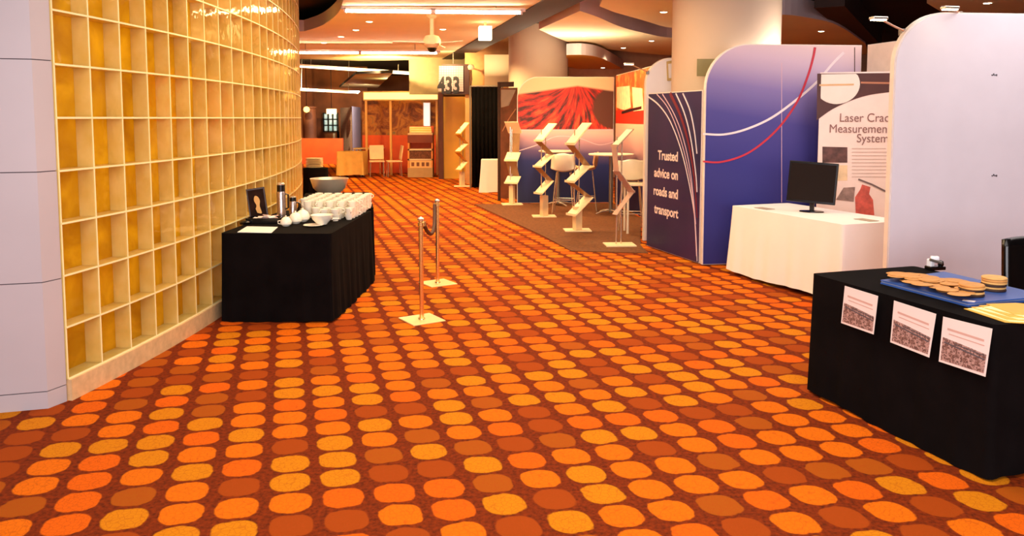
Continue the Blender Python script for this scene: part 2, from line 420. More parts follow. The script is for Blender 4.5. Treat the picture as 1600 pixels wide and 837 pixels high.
beam(c(893, -8), c(706, 92), 3.6, 0.55, 0.44, mat('dark_beam', (46, 22, 14), 0.7))
bm = bmesh.new(); prism(bm, [c(556, 116, 2.9), c(614, 114, 2.9), c(590, 137, 2.9), c(530, 137, 2.9)], 2.9, 2.98, 0, 1)
struct(build('ceiling', bm, [mat('olive_raft', (186, 176, 120), 0.6, var=0.2, scale=1.5), M_dark]))
# left clad pier next to the glass blocks
M_clad = mat('lilac_cladding', (190, 180, 182), 0.45, var=0.04, scale=1.5)
M_clads = mat('lilac_cladding_side', (200, 172, 162), 0.45, var=0.04, scale=1.5)
bm = bmesh.new()
P0 = Vector((-4.6, 3.95, 0)); P1 = Vector((-2.738, 4.49, 0)); P2 = Vector((-2.695, 4.61, 0)); P3 = Vector((-4.6, 4.61, 0))
P01 = Vector((-3.01, 4.412, 0))
for k, (z0, z1) in enumerate(((0, 0.1), (0.106, 0.75), (0.756, 1.395), (1.401, 2.04), (2.046, 2.69), (2.696, 3.34), (3.346, 3.84))):
    prism(bm, [P0[:2], P01[:2], P1[:2], P2[:2], P3[:2]], z0, z1, 0)
sh = [(P0+(Vector((-3.5, 4.6, 0))-P0)*0.01)[:2], (-3.01, 4.418), (-2.745, 4.496), (-2.70, 4.606), (-4.6, 4.606)]
prism(bm, sh, 0.0, 3.84, 1)  # darker core seen in the joints between the panels
tag(build('clad_pier', bm, [M_clad, mat('dark_joint', (90, 80, 84), 0.8)]), 'pale lilac panelled pier at the near end of the glass block wall', 'pillar')

# round columns
def column(x, y, r, label):
    t = thing('round_column', label, 'column', (x, y, 0))
    bm = bmesh.new(); lathe(bm, [(0, 0), (r, 0), (r, 3.84), (0, 3.84)], 64)
    build('shaft', bm, mat('column_plaster', (214, 190, 168), 0.7, var=0.03, scale=1), t, smooth=True)
    bm = bmesh.new(); lathe(bm, [(r+0.015, 0), (r+0.015, 0.12), (r+0.002, 0.13)], 64)
    build('base_ring', bm, M_brown, t, smooth=True)
    return t
cA = dp(1133, 100, 10.35); column(cA.x, cA.y, 0.69, 'large pale round column rising behind the purple display wall')
cB = dp(841, 100, 18.6); column(cB.x, cB.y, 0.70, 'pale round column standing behind the red road picture wall')
n1 = thing('notice_plate', 'small olive notice plate fixed on the side of the large round column', 'notice', (cA.x-0.03, cA.y-0.715, 0))
a = dp(1089, 92, 9.66); b = dp(1118, 119, 9.66)
n1.location = (a.x, 9.66, 0)
# ================================================================ booth of the purple wall
def purple():
    q = NT('purple_gradient_print'); o, s = q.obj()
    h = q.math('ADD', s[2], q.math('MULTIPLY', s[0], 0.16))
    c = q.ramp(q.math('DIVIDE', h, 3.0), [(0.0, srgb(34, 40, 120)), (0.42, srgb(42, 44, 132)), (0.60, srgb(70, 66, 148)), (0.72, srgb(128, 116, 178)), (0.84, srgb(205, 184, 208)), (0.95, srgb(240, 214, 208))])
    q.link(c, q.b.inputs['Base Color']); q.b.inputs['Roughness'].default_value = 0.55
    return q.m
A1 = fl(1097, 415); B1 = Vector((4.06, 9.15, 0))
PW = Panel(A1, B1)
pw = display_wall('display_wall', 'purple gradient display wall with rounded corner and white and red swooshes', PW, 2.55, purple(), rl=0.5)
M_wl = mat('white_line_print', (238, 226, 232), 0.5); M_rl = mat('red_line_print', (196, 44, 66), 0.5); M_pl = mat('pink_line_print', (222, 186, 200), 0.5)
ribbon('white_swoosh', smooth_path(PW.poly([(1098, 209), (1130, 210), (1165, 202), (1205, 184), (1245, 155), (1276, 128), (1300, 100), (1318, 82)]), 8), (0.022, 0.03), M_wl, pw, -0.008, -0.0042)
ribbon('red_swoosh', smooth_path(PW.poly([(1098, 252), (1125, 253), (1160, 243), (1190, 224), (1220, 195), (1246, 157), (1262, 118), (1270, 90), (1273, 74)]), 8), (0.02, 0.028), M_rl, pw, -0.010, -0.0082)
ribbon('seam', PW.poly([(1221, 98), (1221, 316)]), 0.006, M_pl, pw, -0.006, -0.0042)
ribbon('seam', PW.poly([(1335, 74), (1335, 330)]), 0.010, M_brown, pw, -0.006, -0.0042)
C1 = Vector((4.10, 9.1, 0)); E1 = Vector((4.55, 7.2, 0))
RW = Panel(C1, E1); display_wall('return_wall', 'plain cream side panel closing the purple booth behind the crack system banner', RW, 2.55, mat('cream_panel', (244, 226, 212), 0.6))
# dark navy banner panel
NB = Panel(fl(1010, 385), fl(1092, 413))
def navy():
    q = NT('navy_print'); o, s = q.obj(); nz = q.noise(o, 1.3, 2)
    q.link(q.ramp(nz, [(0.35, srgb(22, 26, 74)), (0.7, srgb(48, 32, 84))]), q.b.inputs['Base Color']); q.b.inputs['Roughness'].default_value = 0.5
    return q.m
nb_ = display_wall('navy_banner_panel', 'dark navy banner panel reading Trusted advice on roads and transport', NB, 2.03, navy(), cat='banner', th=0.04)
M_rb = mat('maroon_line_print', (120, 34, 50), 0.5)
SW = [([(1012, 150), (1030, 164), (1048, 190), (1066, 238), (1080, 300), (1087, 350), (1090, 408)], (0.02, 0.008), M_wl),
      ([(1027, 147), (1044, 168), (1060, 205), (1074, 255), (1084, 315), (1089, 400)], (0.012, 0.006), M_pl),
      ([(1036, 147), (1054, 178), (1068, 215), (1080, 270), (1088, 350)], (0.012, 0.006), M_pl),
      ([(1048, 146), (1064, 180), (1077, 225), (1086, 280), (1090, 340)], (0.05, 0.01), M_rb),
      ([(1057, 146), (1070, 176), (1080, 215), (1088, 270), (1090, 300)], (0.014, 0.008), M_wl),
      ([(1068, 146), (1079, 172), (1086, 205), (1090, 240)], (0.014, 0.008), M_wl)]
for i, (p, w_, m_) in enumerate(SW):
    ribbon('swoosh_line', smooth_path(NB.poly(p), 6), w_, m_, nb_, -0.008-0.0012*i, -0.0042)
M_txt = mat('lettering_cream', (240, 220, 214), 0.5)
for s_, yy in (('Trusted', 252), ('advice on', 281), ('roads and', 311), ('transport', 341)):
    x_, z_ = NB.at(1060, yy)
    text('lettering', s_, 0.165, M_txt, nb_, (x_, -0.006, z_), 'RIGHT', bold=0.004, sx=0.98)
# white arch panel behind
AP = Panel(dp(1008, 200, 10.72), (2.25, 10.80, 0))
apn = display_wall('arch_panel', 'white rounded panel end standing behind the navy banner', AP, 2.53, M_white, rl=0.36)
fr = decal('picture_frame', AP.poly([(1041, 96), (1052, 94), (1052, 126), (1042, 126)]), mat('tan_card', (190, 164, 110), 0.6), apn, -0.02, -0.004)
decal('picture', AP.poly([(1043, 100), (1050, 99), (1050, 122), (1044, 122)]), M_white, fr, -0.024, -0.0202)
decal('plate', [(0, a.z), (b.x-a.x, a.z), (b.x-a.x, b.z), (0, b.z)], mat('olive_plate', (150, 138, 92), 0.6), n1, -0.01, 0)
# laser banner
LB = Panel(dp(1275, 335, 8.86), dp(1400, 335, 8.62))
lbt = thing('pull_up_banner', 'white and brown banner titled Laser Crack Measurement System behind the white table', 'banner', LB.A, LB.rz)
bm = bmesh.new(); prism(bm, rounded(LB.L, LB.at(1290, 113)[1], 0, 0, 0.06), 0, 0.012, plane='XZ'); build('sheet', bm, mat('banner_sheet', (246, 226, 222), 0.6, var=0.03), lbt)
bm = bmesh.new(); bx(bm, (LB.L/2, 0.02, 0.03), (LB.L, 0.14, 0.06), bev=0.01); build('base_case', bm, M_grey, lbt)
bm = bmesh.new(); tube(bm, [(LB.L/2, 0.03, 0.05), (LB.L/2, 0.03, 2.15)], 0.01); build('support_pole', bm, M_grey, lbt)
arc = smooth_path([(1276, 188), (1300, 171), (1330, 157), (1360, 148), (1398, 143)], 5)
decal('header_band', LB.poly([(1277, 115), (1398, 114)]+[p for p in reversed(arc)]), mat('brown_header', (74, 36, 34), 0.5, var=0.3, scale=3), lbt)
cc = LB.at(1308, 132); rr_ = 0.235
pts_c = [(max(0.01, cc[0]+rr_*math.cos(t)), min(LB.at(1290, 116)[1], cc[1]+0.93*rr_*math.sin(t))) for t in [2*math.pi*k/40 for k in range(40)]]
decal('logo_disc', pts_c, M_paper, lbt, -0.006, -0.0032)
ribbon('disc_line', LB.poly([(1280, 133), (1334, 132)]), 0.02, mat('gold_print', (214, 176, 130), 0.5), lbt, -0.008, -0.0062)
ribbon('header_line', LB.poly([(1345, 129), (1398, 130)]), 0.02, mat('copper_print', (180, 120, 90), 0.5), lbt, -0.005, -0.0032)
M_tb = mat('brown_lettering', (140, 100, 96), 0.6)
xr = LB.at(1391, 185)[0]
for s_, yy, px in (('Laser Crack', 190, 1311), ('Measurement', 207, 1295), ('System', 222, 1338)):
    x_, z_ = LB.at(px, yy); text('lettering', s_, 0.135, M_tb, lbt, (x_, -0.004, z_), 'LEFT', sx=0.86)
decal('photo', LB.poly([(1285, 229), (1324, 230), (1324, 254), (1285, 254)]), mat('brown_photo', (92, 58, 54), 0.5, var=0.6, scale=12), lbt)
decal('beige_photo', LB.poly([(1286, 258), (1324, 258), (1324, 282), (1286, 282)]), mat('beige_photo', (232, 206, 170), 0.5, var=0.2, scale=9), lbt)
for k in range(9):
    ribbon('text_line', LB.poly([(1331, 232+k*5.5), (1384+(k % 3)*4, 232+k*5.5)]), 0.009, mat('pale_text_line', (208, 184, 178), 0.6), lbt, -0.0035, -0.0002)
decal('machine_picture', LB.poly([(1337, 334), (1336, 308), (1344, 296), (1347, 288), (1360, 292), (1358, 303), (1364, 312), (1366, 336)]), mat('red_machine', (206, 92, 80), 0.5, var=0.3, scale=14), lbt)
decal('grey_picture', LB.poly([(1306, 312), (1318, 293), (1336, 292), (1334, 315)]), mat('grey_machine', (150, 124, 118), 0.5, var=0.4, scale=14), lbt)
ribbon('boom_line', LB.poly([(1341, 280), (1362, 288), (1398, 306)]), 0.02, mat('dark_boom', (120, 100, 100), 0.5), lbt, -0.006, -0.0032)
# big white panel
BP = Panel((3.085, 6.35, 0), (5.6, 6.62, 0))
bp = display_wall('partition', 'tall white rounded back panel with two tiny printed marks behind the black table', BP, 2.56, M_white, rl=0.42)
M_ink = mat('black_ink', (40, 36, 44), 0.6)
for (px, py) in ((1553, 117), (1553, 274)):
    x_, z_ = BP.at(px, py)
    bm = bmesh.new()
    for k in range(4): bx(bm, (x_+(k-1.5)*0.013, -0.0055, z_+(0.004 if k == 1 else -0.002)), (0.009, 0.002, 0.016 if k % 2 else 0.010))
    build('printed_mark', bm, M_ink, bp)

# ================================================================ draped tables
def draped(L, W, zt, zb, flare, amp, nf, seed=0):
    rnd = random.Random(seed); r = 0.03; path = []
    for cx, cy, a0 in ((L/2-r, W/2-r, 0), (-L/2+r, W/2-r, 90), (-L/2+r, -W/2+r, 180), (L/2-r, -W/2+r, 270)):
        for k in range(5):
            a = math.radians(a0+90*k/4); path.append((cx+r*math.cos(a), cy+r*math.sin(a), math.cos(a), math.sin(a)))
    P = []; n = len(path)
    for i in range(n):
        x0, y0, n0x, n0y = path[i]; x1, y1, n1x, n1y = path[(i+1) % n]; d = math.hypot(x1-x0, y1-y0); m_ = max(1, int(d/0.025))
        for k in range(m_):
            t = k/m_; nx, ny = n0x+(n1x-n0x)*t, n0y+(n1y-n0y)*t; l = math.hypot(nx, ny); P.append((x0+(x1-x0)*t, y0+(y1-y0)*t, nx/l, ny/l))
    N = len(P); ph = [rnd.uniform(0, 6.28) for _ in range(4)]; nl = 14; bm = bmesh.new(); rings = []
    for j in range(nl+1):
        t = j/nl; ring = []
        for i, (x, y, nx, ny) in enumerate(P):
            s = 2*math.pi*i/N
            wv = math.sin(nf*s+ph[0])*0.5+math.sin((nf*1.7//1)*s+ph[1])*0.3+math.sin((nf*0.4//1+1)*s+ph[2])*0.35
            off = flare*t**1.2+amp*wv*t**1.1+0.004*math.sin(40*t)*0
            corner = (abs(nx*ny)*2)**2*flare*0.5*t
            z = zt-(zt-zb)*t - (0.006 if 0 < j else 0)
            if j == nl: z += 0.012*math.sin(3*s+ph[3])
            ring.append(bm.verts.new((x+nx*(off+corner), y+ny*(off+corner), max(z, 0.004))))
        rings.append(ring)
    for a_, b_ in zip(rings, rings[1:]):
        for i in range(N): bm.faces.new((a_[i], a_[(i+1) % N], b_[(i+1) % N], b_[i]))
    bm.faces.new(rings[0]); return bm
def banquet(name, label, A, B, W, side, m, zb=0.012, flare=0.02, amp=0.012, nf=22, seed=1):
    """A->B: the visible long edge of the table top; the table lies to its 'side'"""
    d = (B-A); L = d.length; u = d.normalized(); nn = Vector((-u.y, u.x, 0))*side
    cen = (A+B)/2+nn*W/2
    t = thing(name, label, 'table', (cen.x, cen.y, 0), math.atan2(u.y, u.x))
    build('tablecloth', draped(L, W, 0.75, zb, flare, amp, nf, seed), m, t, smooth=True)
    bm = bmesh.new(); bx(bm, (0, 0, 0.73), (L-0.03, W-0.03, 0.022)); build('tabletop', bm, M_wplastic, t)
    for sx in (-1, 1):
        for sy in (-1, 1):
            bm = bmesh.new(); tube(bm, [(sx*(L/2-0.12), sy*(W/2-0.1), 0.72), (sx*(L/2-0.12), sy*(W/2-0.1), 0)], 0.014); build('leg', bm, M_grey, t)
    return t
RA, RB = fl(1268, 427, .75), fl(1556, 508, .75)
TR = banquet('banquet_table', 'black clothed table at right with three printed sheets on its front', RA, RB, 0.80, 1, M_black, flare=0.012, amp=0.008, seed=3)
WA, WB = fl(1143, 321, .75), fl(1318, 351, .75)
M_wcloth = mat('white_cloth', (252, 244, 238), 0.8, var=0.02, scale=3)
TW = banquet('banquet_table', 'white clothed table carrying the black monitor in front of the purple wall', WA, WB, 0.76, 1, M_wcloth, zb=0.05, flare=0.04, amp=0.014, nf=16, seed=5)
LA, LB2, LC = fl(345, 363, .75), fl(517, 365, .75), fl(581, 329, .75)
TL = banquet('banquet_table', 'black clothed table with cups standing against the glass block wall', LB2, LC, 0.93, 1, M_black, flare=0.02, amp=0.015, nf=26, seed=8)
L4 = fl(577, 299, .75); 
TL2 = banquet('banquet_table', 'second black clothed table behind the cup table along the curved wall', LC+Vector((-0.03, 0.28, 0)), Vector((-1.86, 10.1, .75)), 0.8, 1, M_black, flare=0.01, amp=0.01, nf=26, seed=9)
# printed sheets hanging on the front of the right table
du = (RB-RA).normalized(); nn = Vector((du.y, -du.x, 0))
FA = RA+nn*0.03; FP = Panel(FA, FA+du)
M_crowd = None
def crowd():
    q = NT('crowd_photo'); o, s = q.obj()
    v = q.n('ShaderNodeTexVoronoi'); v.inputs['Scale'].default_value = 90; q.link(o, v.inputs['Vector'])
    nz = q.noise(o, 34, 6, 0.75)
    f = q.math('ADD', q.math('MULTIPLY', v.outputs['Distance'], 0.25), q.math('MULTIPLY', nz, 0.85))
    q.link(q.ramp(f, [(0.30, srgb(250, 232, 224)), (0.40, srgb(170, 130, 118)), (0.50, srgb(70, 42, 38)), (0.60, srgb(205, 168, 158)), (0.72, srgb(60, 40, 40))]), q.b.inputs['Base Color'])
    q.b.inputs['Roughness'].default_value = 0.5; return q.m
M_crowd = crowd(); M_tl = mat('sheet_text', (214, 176, 164), 0.6); M_truss = mat('truss_print', (90, 84, 90), 0.6)
quads = [((1323, 446), (1375, 462), (1368, 522), (1317, 504)), ((1400, 469), (1466, 490), (1455, 558), (1394, 534)), ((1477, 494), (1554, 513), (1543, 588), (1470, 564))]
lab = ['printed sheet with crowd photo, the one nearest the white table', 'middle printed sheet of the three pinned on the black table front', 'printed sheet nearest the corner of the right black table']
for q4, lb in zip(quads, lab):
    P4 = FP.poly(q4); x0 = sum(p[0] for p in P4)/4; z0 = sum(p[1] for p in P4)/4
    org = FP.A+FP.d*x0
    t = thing('printed_sheet', lb, 'poster', (org.x+nn.x*0.012, org.y+nn.y*0.012, z0), FP.rz, 'sheets pinned on the black table')
    Lc = [(a-x0, b-z0) for a, b in P4]
    # outline with a very slight curl
    decal('paper', Lc, M_paper, t, -0.0015, 0.0)
    def bi(u_, v_):
        (a0, a1), (b0, b1), (c0, c1), (d0, d1) = Lc
        return ((1-v_)*((1-u_)*a0+u_*b0)+v_*((1-u_)*d0+u_*c0), (1-v_)*((1-u_)*a1+u_*b1)+v_*((1-u_)*d1+u_*c1))
    decal('crowd_photo', [bi(0.04, 0.44), bi(0.5, 0.49), bi(0.96, 0.55), bi(0.96, 0.94), bi(0.04, 0.95)], M_crowd, t, -0.0025, -0.0016)
    ribbon('title_line', [bi(0.12, 0.24), bi(0.88, 0.28)], 0.011, M_tl, t, -0.0022, -0.0016)
    ribbon('text_line', [bi(0.16, 0.34), bi(0.9, 0.38)], 0.005, M_tl, t, -0.0022, -0.0016)
    ribbon('truss_line', [bi(0.08, 0.54), bi(0.94, 0.66)], 0.007, M_truss, t, -0.0035, -0.0026)
    ribbon('truss_line', [bi(0.3, 0.52), bi(0.94, 0.58)], 0.005, M_truss, t, -0.0035, -0.0026)

# ---------------------------------------------------------------- things on the right table
zt = 0.752
M_blue = mat('blue_plastic', (52, 92, 170), 0.35)
M_tan = mat('tan_card_stock', (214, 150, 78), 0.7, var=0.12, scale=25)
M_tan2 = mat('pale_tan_card', (230, 176, 100), 0.7, var=0.12, scale=25)
M_umber = mat('dark_edge_band', (52, 26, 16), 0.7)
def pl(px, py, z): v = fl(px, py, z); return Vector((v.x, v.y, z))
b0 = pl(1376, 437, .775); b1 = pl(1514, 473, .775); b2 = pl(1640, 462, .775); b3 = pl(1475, 424, .775)
cen = (b0+b1+b2+b3)/4
t = thing('blue_folder', 'large flat blue folder lying under the tan coasters on the right table', 'folder', (cen.x, cen.y, zt))
bm = bmesh.new(); prism(bm, [(p.x-cen.x, p.y-cen.y) for p in (b0, b1, b2, b3)], 0, 0.009); build('cover', bm, M_blue, t)
bm = bmesh.new(); prism(bm, [((p.x-cen.x)*0.985, (p.y-cen.y)*0.985+0.004) for p in (b0, b1, b2, b3)], 0.009, 0.017); build('pages', bm, mat('grey_blue_pages', (150, 160, 190), 0.6), t)
bm = bmesh.new(); prism(bm, [((p.x-cen.x), (p.y-cen.y)) for p in (b0, b1, b2, b3)], 0.017, 0.023); build('cover', bm, M_blue, t)
e = (b1-b0).normalized(); tg = pl(1515, 469, .78)-cen
bm = bmesh.new(); bx(bm, (tg.x+0.0, tg.y+0.005, 0.0245), (0.055, 0.03, 0.002), math.atan2(e.y, e.x)+0.5); tgo = build('tag', bm, M_paper, t); tgo['label'] = 'small white tag'
zf = zt+0.0235
cards = []
rnd = random.Random(4)
spots = []
for k in range(60):
    u_ = rnd.random(); v_ = rnd.random()
    px = 1398+u_*112; py = 425+u_*14+v_*(8+u_*17)
    spots.append((px, py))
spots.sort(key=lambda s: -s[1])
proto = None
for k, (px, py) in enumerate(sorted(spots, key=lambda s: s[1])):
    lv = (k*5) % 9; z = zf+0.0042*lv
    p = pl(px, py, z)
    if proto is None:
        bm = bmesh.new(); lathe(bm, [(0, 0), (0.047, 0), (0.05, 0.001), (0.05, 0.003), (0.047, 0.004), (0, 0.004)], 20); proto = build('coaster', bm, M_tan, smooth=True)
        tag(proto, 'tan round coaster lying loose in the spread on the blue folder', 'coaster', 'loose tan coasters on the blue folder'); o = proto
    else: o = proto.copy(); COL.objects.link(o)
    o.location = p
    if k % 3 == 0: o.scale = (1.12, 0.9, 1)
for si, (px, py, n_, lb) in enumerate(((1518, 461, 5, 'left'), (1552, 453, 6, 'right'))):
    for k in range(n_):
        z = zf+k*0.0125; p = pl(px, py, zf)
        bm = bmesh.new(); lathe(bm, [(0, 0), (0.058, 0), (0.062, 0.004), (0.062, 0.008), (0.058, 0.012), (0, 0.012)], 28)
        o = build('thick_coaster', bm, M_umber if k % 2 == 0 and k < 4 else (M_tan2 if k % 2 else M_tan), None, (p.x+rnd.uniform(-.003, .003), p.y+rnd.uniform(-.003, .003), z), smooth=True)
        tag(o, '%s %s disc in the %s of the two round coaster stacks' % (['lowest', 'second', 'third', 'fourth', 'fifth', 'top'][k] if k < n_-1 else 'top', 'dark' if k % 2 == 0 and k < 4 else 'tan', 'left' if lb == 'left' else 'taller right'), 'coaster', 'stacked coasters on the right table')
# yellow leaflets
q0 = [pl(*p, .757) for p in ((1506, 481), (1570, 502), (1640, 506), (1660, 484), (1560, 477))]
cen = sum(q0, Vector())/5
lf = None
for k in range(7):
    f_ = 1-0.04*k
    bm = bmesh.new(); prism(bm, [((p.x-cen.x)*f_, (p.y-cen.y)*f_) for p in q0], 0, 0.0025)
    o = build('yellow_leaflet', bm, mat('yellow_leaflet_a', (254, 236, 170), 0.6) if k % 2 else mat('yellow_leaflet_b', (240, 180, 60), 0.6), None, (cen.x+0.012*k, cen.y+0.006*k, zt+k*0.003), (0, 0, 0.05*k*(1 if k % 2 else -0.4)))
    tag(o, 'yellow leaflet in the fanned pile at the right table corner', 'leaflet', 'yellow leaflets in the corner pile')
# little white and black desk clip
p = pl(1461, 421, .752)
t = thing('desk_clip', 'small white and black gadget standing at the back edge of the right table', 'gadget', (p.x, p.y, zt))
bm = bmesh.new(); bx(bm, (0, 0, 0.012), (0.11, 0.06, 0.024), 0.2, bev=0.005); build('base', bm, M_blackg, t)
bm = bmesh.new(); bx(bm, (-0.03, 0, 0.045), (0.035, 0.035, 0.05), 0.4, bev=0.006); bx(bm, (0.0, 0.01, 0.072), (0.05, 0.03, 0.025), -0.3, bev=0.006); build('body', bm, mat('bright_white_plastic', (245, 245, 248), 0.3), t)
bm = bmesh.new(); tube(bm, [(-0.045, -0.02, 0.068), (0.03, -0.02, 0.045)], 0.009, 12); build('arm', bm, M_grey, t)
bm = bmesh.new(); lathe(bm, [(0, 0), (0.014, 0), (0.018, 0.012), (0.014, 0.034), (0, 0.04)], 16, (0.032, -0.005, 0.022)); build('knob', bm, M_blackg, t, smooth=True)
# black chair behind the right table
t = thing('stacking_chair', 'black padded chair behind the right table at the photo edge', 'chair', (3.36, 4.68, 0), 0.12)
bm = bmesh.new(); bx(bm, (0, 0, 0.45), (0.46, 0.44, 0.06), bev=0.02); build('seat', bm, M_blackg, t, smooth=True)
bm = bmesh.new()
W_ = 10
for j in range(9):
    for i in range(W_+1):
        s_ = i/W_*2-1; z_ = 0.52+0.42*j/8
        bm.verts.new((s_*(0.235-0.02*(j/8)), 0.22+0.03*(1-s_*s_)+0.05*(j/8), z_+0.015*(1-s_*s_)*(j == 8)))
bm.verts.ensure_lookup_table()
for j in range(8):
    for i in range(W_):
        a_ = j*(W_+1)+i; bm.faces.new([bm.verts[k] for k in (a_, a_+1, a_+W_+2, a_+W_+1)])
o = build('backrest', bm, M_blackg, t, smooth=True); md = o.modifiers.new('solid', 'SOLIDIFY'); md.thickness = 0.035
for sx in (-1, 1):
    bm = bmesh.new(); tube(bm, [(sx*0.21, -0.2, 0.43), (sx*0.22, -0.23, 0)], 0.012); build('leg', bm, M_grey, t)
    bm = bmesh.new(); tube(bm, [(sx*0.215, 0.26, 0.7), (sx*0.21, 0.2, 0.43), (sx*0.22, 0.26, 0)], 0.012); build('leg', bm, M_grey, t)

# ---------------------------------------------------------------- monitor on the white table
Yb = 7.9
p = fl(1268, 331, .75)
t = thing('monitor', 'black flat screen monitor standing on the white clothed table', 'monitor', (p.x, p.y, 0.752), math.radians(-28))
bm = bmesh.new(); lathe(bm, [(0, 0), (0.12, 0), (0.118, 0.008), (0.05, 0.014), (0.0, 0.016)], 28)
for v in bm.verts: v.co.y *= 0.72
build('foot', bm, M_blackg, t, smooth=True)
bm = bmesh.new(); bx(bm, (0, 0.02, 0.06), (0.045, 0.03, 0.11), bev=0.006); build('neck', bm, M_blackg, t)
RX = Matrix.Rotation(math.radians(-4), 4, 'X') @ Matrix.Rotation(math.radians(3), 4, 'Y')
bm = bmesh.new(); bx(bm, (0, -0.005, 0.30), (0.47, 0.035, 0.42), rot=RX, bev=0.006); hs = build('housing', bm, M_blackg, t)
bm = bmesh.new(); bx(bm, (0, -0.0245, 0.303), (0.435, 0.003, 0.375), rot=RX); build('screen', bm, mat('dark_screen', (26, 15, 11), 0.6, spec=0.15), t)
for (px, py, nm, lb) in ((1182, 326, 'leaflet', 'thin leaflet lying at the left end of the white table'), (1340, 344, 'leaflet', 'thin leaflet lying near the right end of the white table')):
    p = fl(px, py, .752); bm = bmesh.new(); bx(bm, (0.09, 0.02, 0.002), (0.2, 0.11, 0.003), -1.19)
    tag(build(nm, bm, mat('grey_leaflet', (178, 160, 140), 0.6), None, p), lb, 'leaflet')

# ================================================================ cup table things
ang = TL.rotation_euler.z
def cup_mesh(hh=0.062, r=0.042):
    bm = bmesh.new(); lathe(bm, [(0, 0), (r*0.6, 0), (r*0.62, 0.004), (r*0.85, hh*0.4), (r, hh), (r-0.003, hh), (r*0.8, hh*0.4), (r*0.5, 0.008), (0, 0.008)], 18)
    return bm
M_china = mat('white_china', (255, 246, 226), 0.2, var=0.02)
cup0 = thing('coffee_cup', 'white china cup in the crowded rows of stacked cups', 'cup', (0, 0, 0), 0, 'stacked white coffee cups')
build('bowl', cup_mesh(), M_china, cup0, smooth=True)
bm = bmesh.new(); tube(bm, [(0.038, 0, 0.05), (0.058, 0, 0.047), (0.062, 0, 0.032), (0.05, 0, 0.018), (0.034, 0, 0.018)], 0.0045, 6); build('handle', bm, M_china, cup0, smooth=True)
sau = None; first = True; rnd = random.Random(12)
def sp_cup(x, y, z, rz):
    global first
    if first: cup0.location = (x, y, z); cup0.rotation_euler = (0, 0, rz); first = False
    else: copy_tree(cup0, None, (x, y, z), rz)
base = LB2; u = (LC-LB2).normalized(); v = Vector((-u.y, u.x, 0))
rows = 10
for i in range(rows):
    for j in range(6):
        s_ = 0.78+i*0.115+0.01*(j % 2); t_ = 0.06+j*0.106
        if i < 3 and j > 2 + i: continue
        if i == 0 and j < 1: continue
        pos = base+u*s_+v*t_
        if s_ > 1.52: pos += v*0.02
        if any((pos-fl(ax_, ay_, .75)).length < rr0 for ax_, ay_, rr0 in ((440, 341, .10), (458, 338, .10), (447, 353, .12), (462, 349, .12), (473, 346, .13), (502, 350, .15), (490, 353, .13))): continue
        n_ = 2 if (i < 2) else 3
        for k in range(n_):
            sp_cup(pos.x+rnd.uniform(-.004, .004), pos.y+rnd.uniform(-.004, .004), zt+k*0.049, rnd.uniform(0, 6.28))
def lathed(name, label, cat, px, py, prof, m, seg=28, group=None, z=None):
    p = fl(px, py, .752 if z is None else z); bm = bmesh.new(); lathe(bm, prof, seg)
    return tag(build(name, bm, m, None, p, smooth=True), label, cat, group)
# large white bowl with saucer in front
lathed('saucer', 'white saucer under the big bowl at the front of the cups', 'saucer', 490, 353, [(0, 0), (0.05, 0), (0.09, 0.012), (0.088, 0.014), (0.05, 0.006), (0, 0.006)], M_china)
p = fl(502, 352, .752)
t = thing('soup_bowl', 'large white bowl with side lip in front of the stacked cups', 'bowl', (p.x, p.y+0.03, zt+0.008))
bm = bmesh.new(); lathe(bm, [(0, 0), (0.045, 0), (0.048, 0.008), (0.085, 0.045), (0.1, 0.085), (0.096, 0.085), (0.08, 0.046), (0.04, 0.012), (0, 0.012)], 30); build('bowl', bm, M_china, t, smooth=True)
bm = bmesh.new(); bx(bm, (0.125, 0, 0.05), (0.06, 0.03, 0.012), bev=0.004); build('lip_handle', bm, M_china, t)
for (px, py, s_, lb) in ((447, 353, 0.9, 'white round sugar pot left of the large bowl, nearer the paper'), (462, 349, 1.1, 'white round milk pot between sugar pot and large bowl'), (473, 346, 1.2, 'tall white jug behind the large bowl')):
    p = fl(px, py, .752); t = thing('china_pot', lb, 'pot', p)
    bm = bmesh.new(); lathe(bm, [(0, 0), (0.03*s_, 0), (0.052*s_, 0.02*s_), (0.056*s_, 0.045*s_), (0.04*s_, 0.075*s_), (0.036*s_, 0.078*s_), (0, 0.078*s_)], 24); build('body', bm, M_china, t, smooth=True)
    bm = bmesh.new(); lathe(bm, [(0.038*s_, 0.077*s_), (0.02*s_, 0.09*s_), (0.006*s_, 0.093*s_), (0.008*s_, 0.103*s_), (0, 0.107*s_)], 20); build('lid', bm, M_china, t, smooth=True)
    bm = bmesh.new(); tube(bm, [(-0.05*s_, 0, 0.055*s_), (-0.08*s_, 0, 0.05*s_), (-0.078*s_, 0, 0.025*s_), (-0.05*s_, 0, 0.02*s_)], 0.005*s_, 6); build('handle', bm, M_china, t, smooth=True)
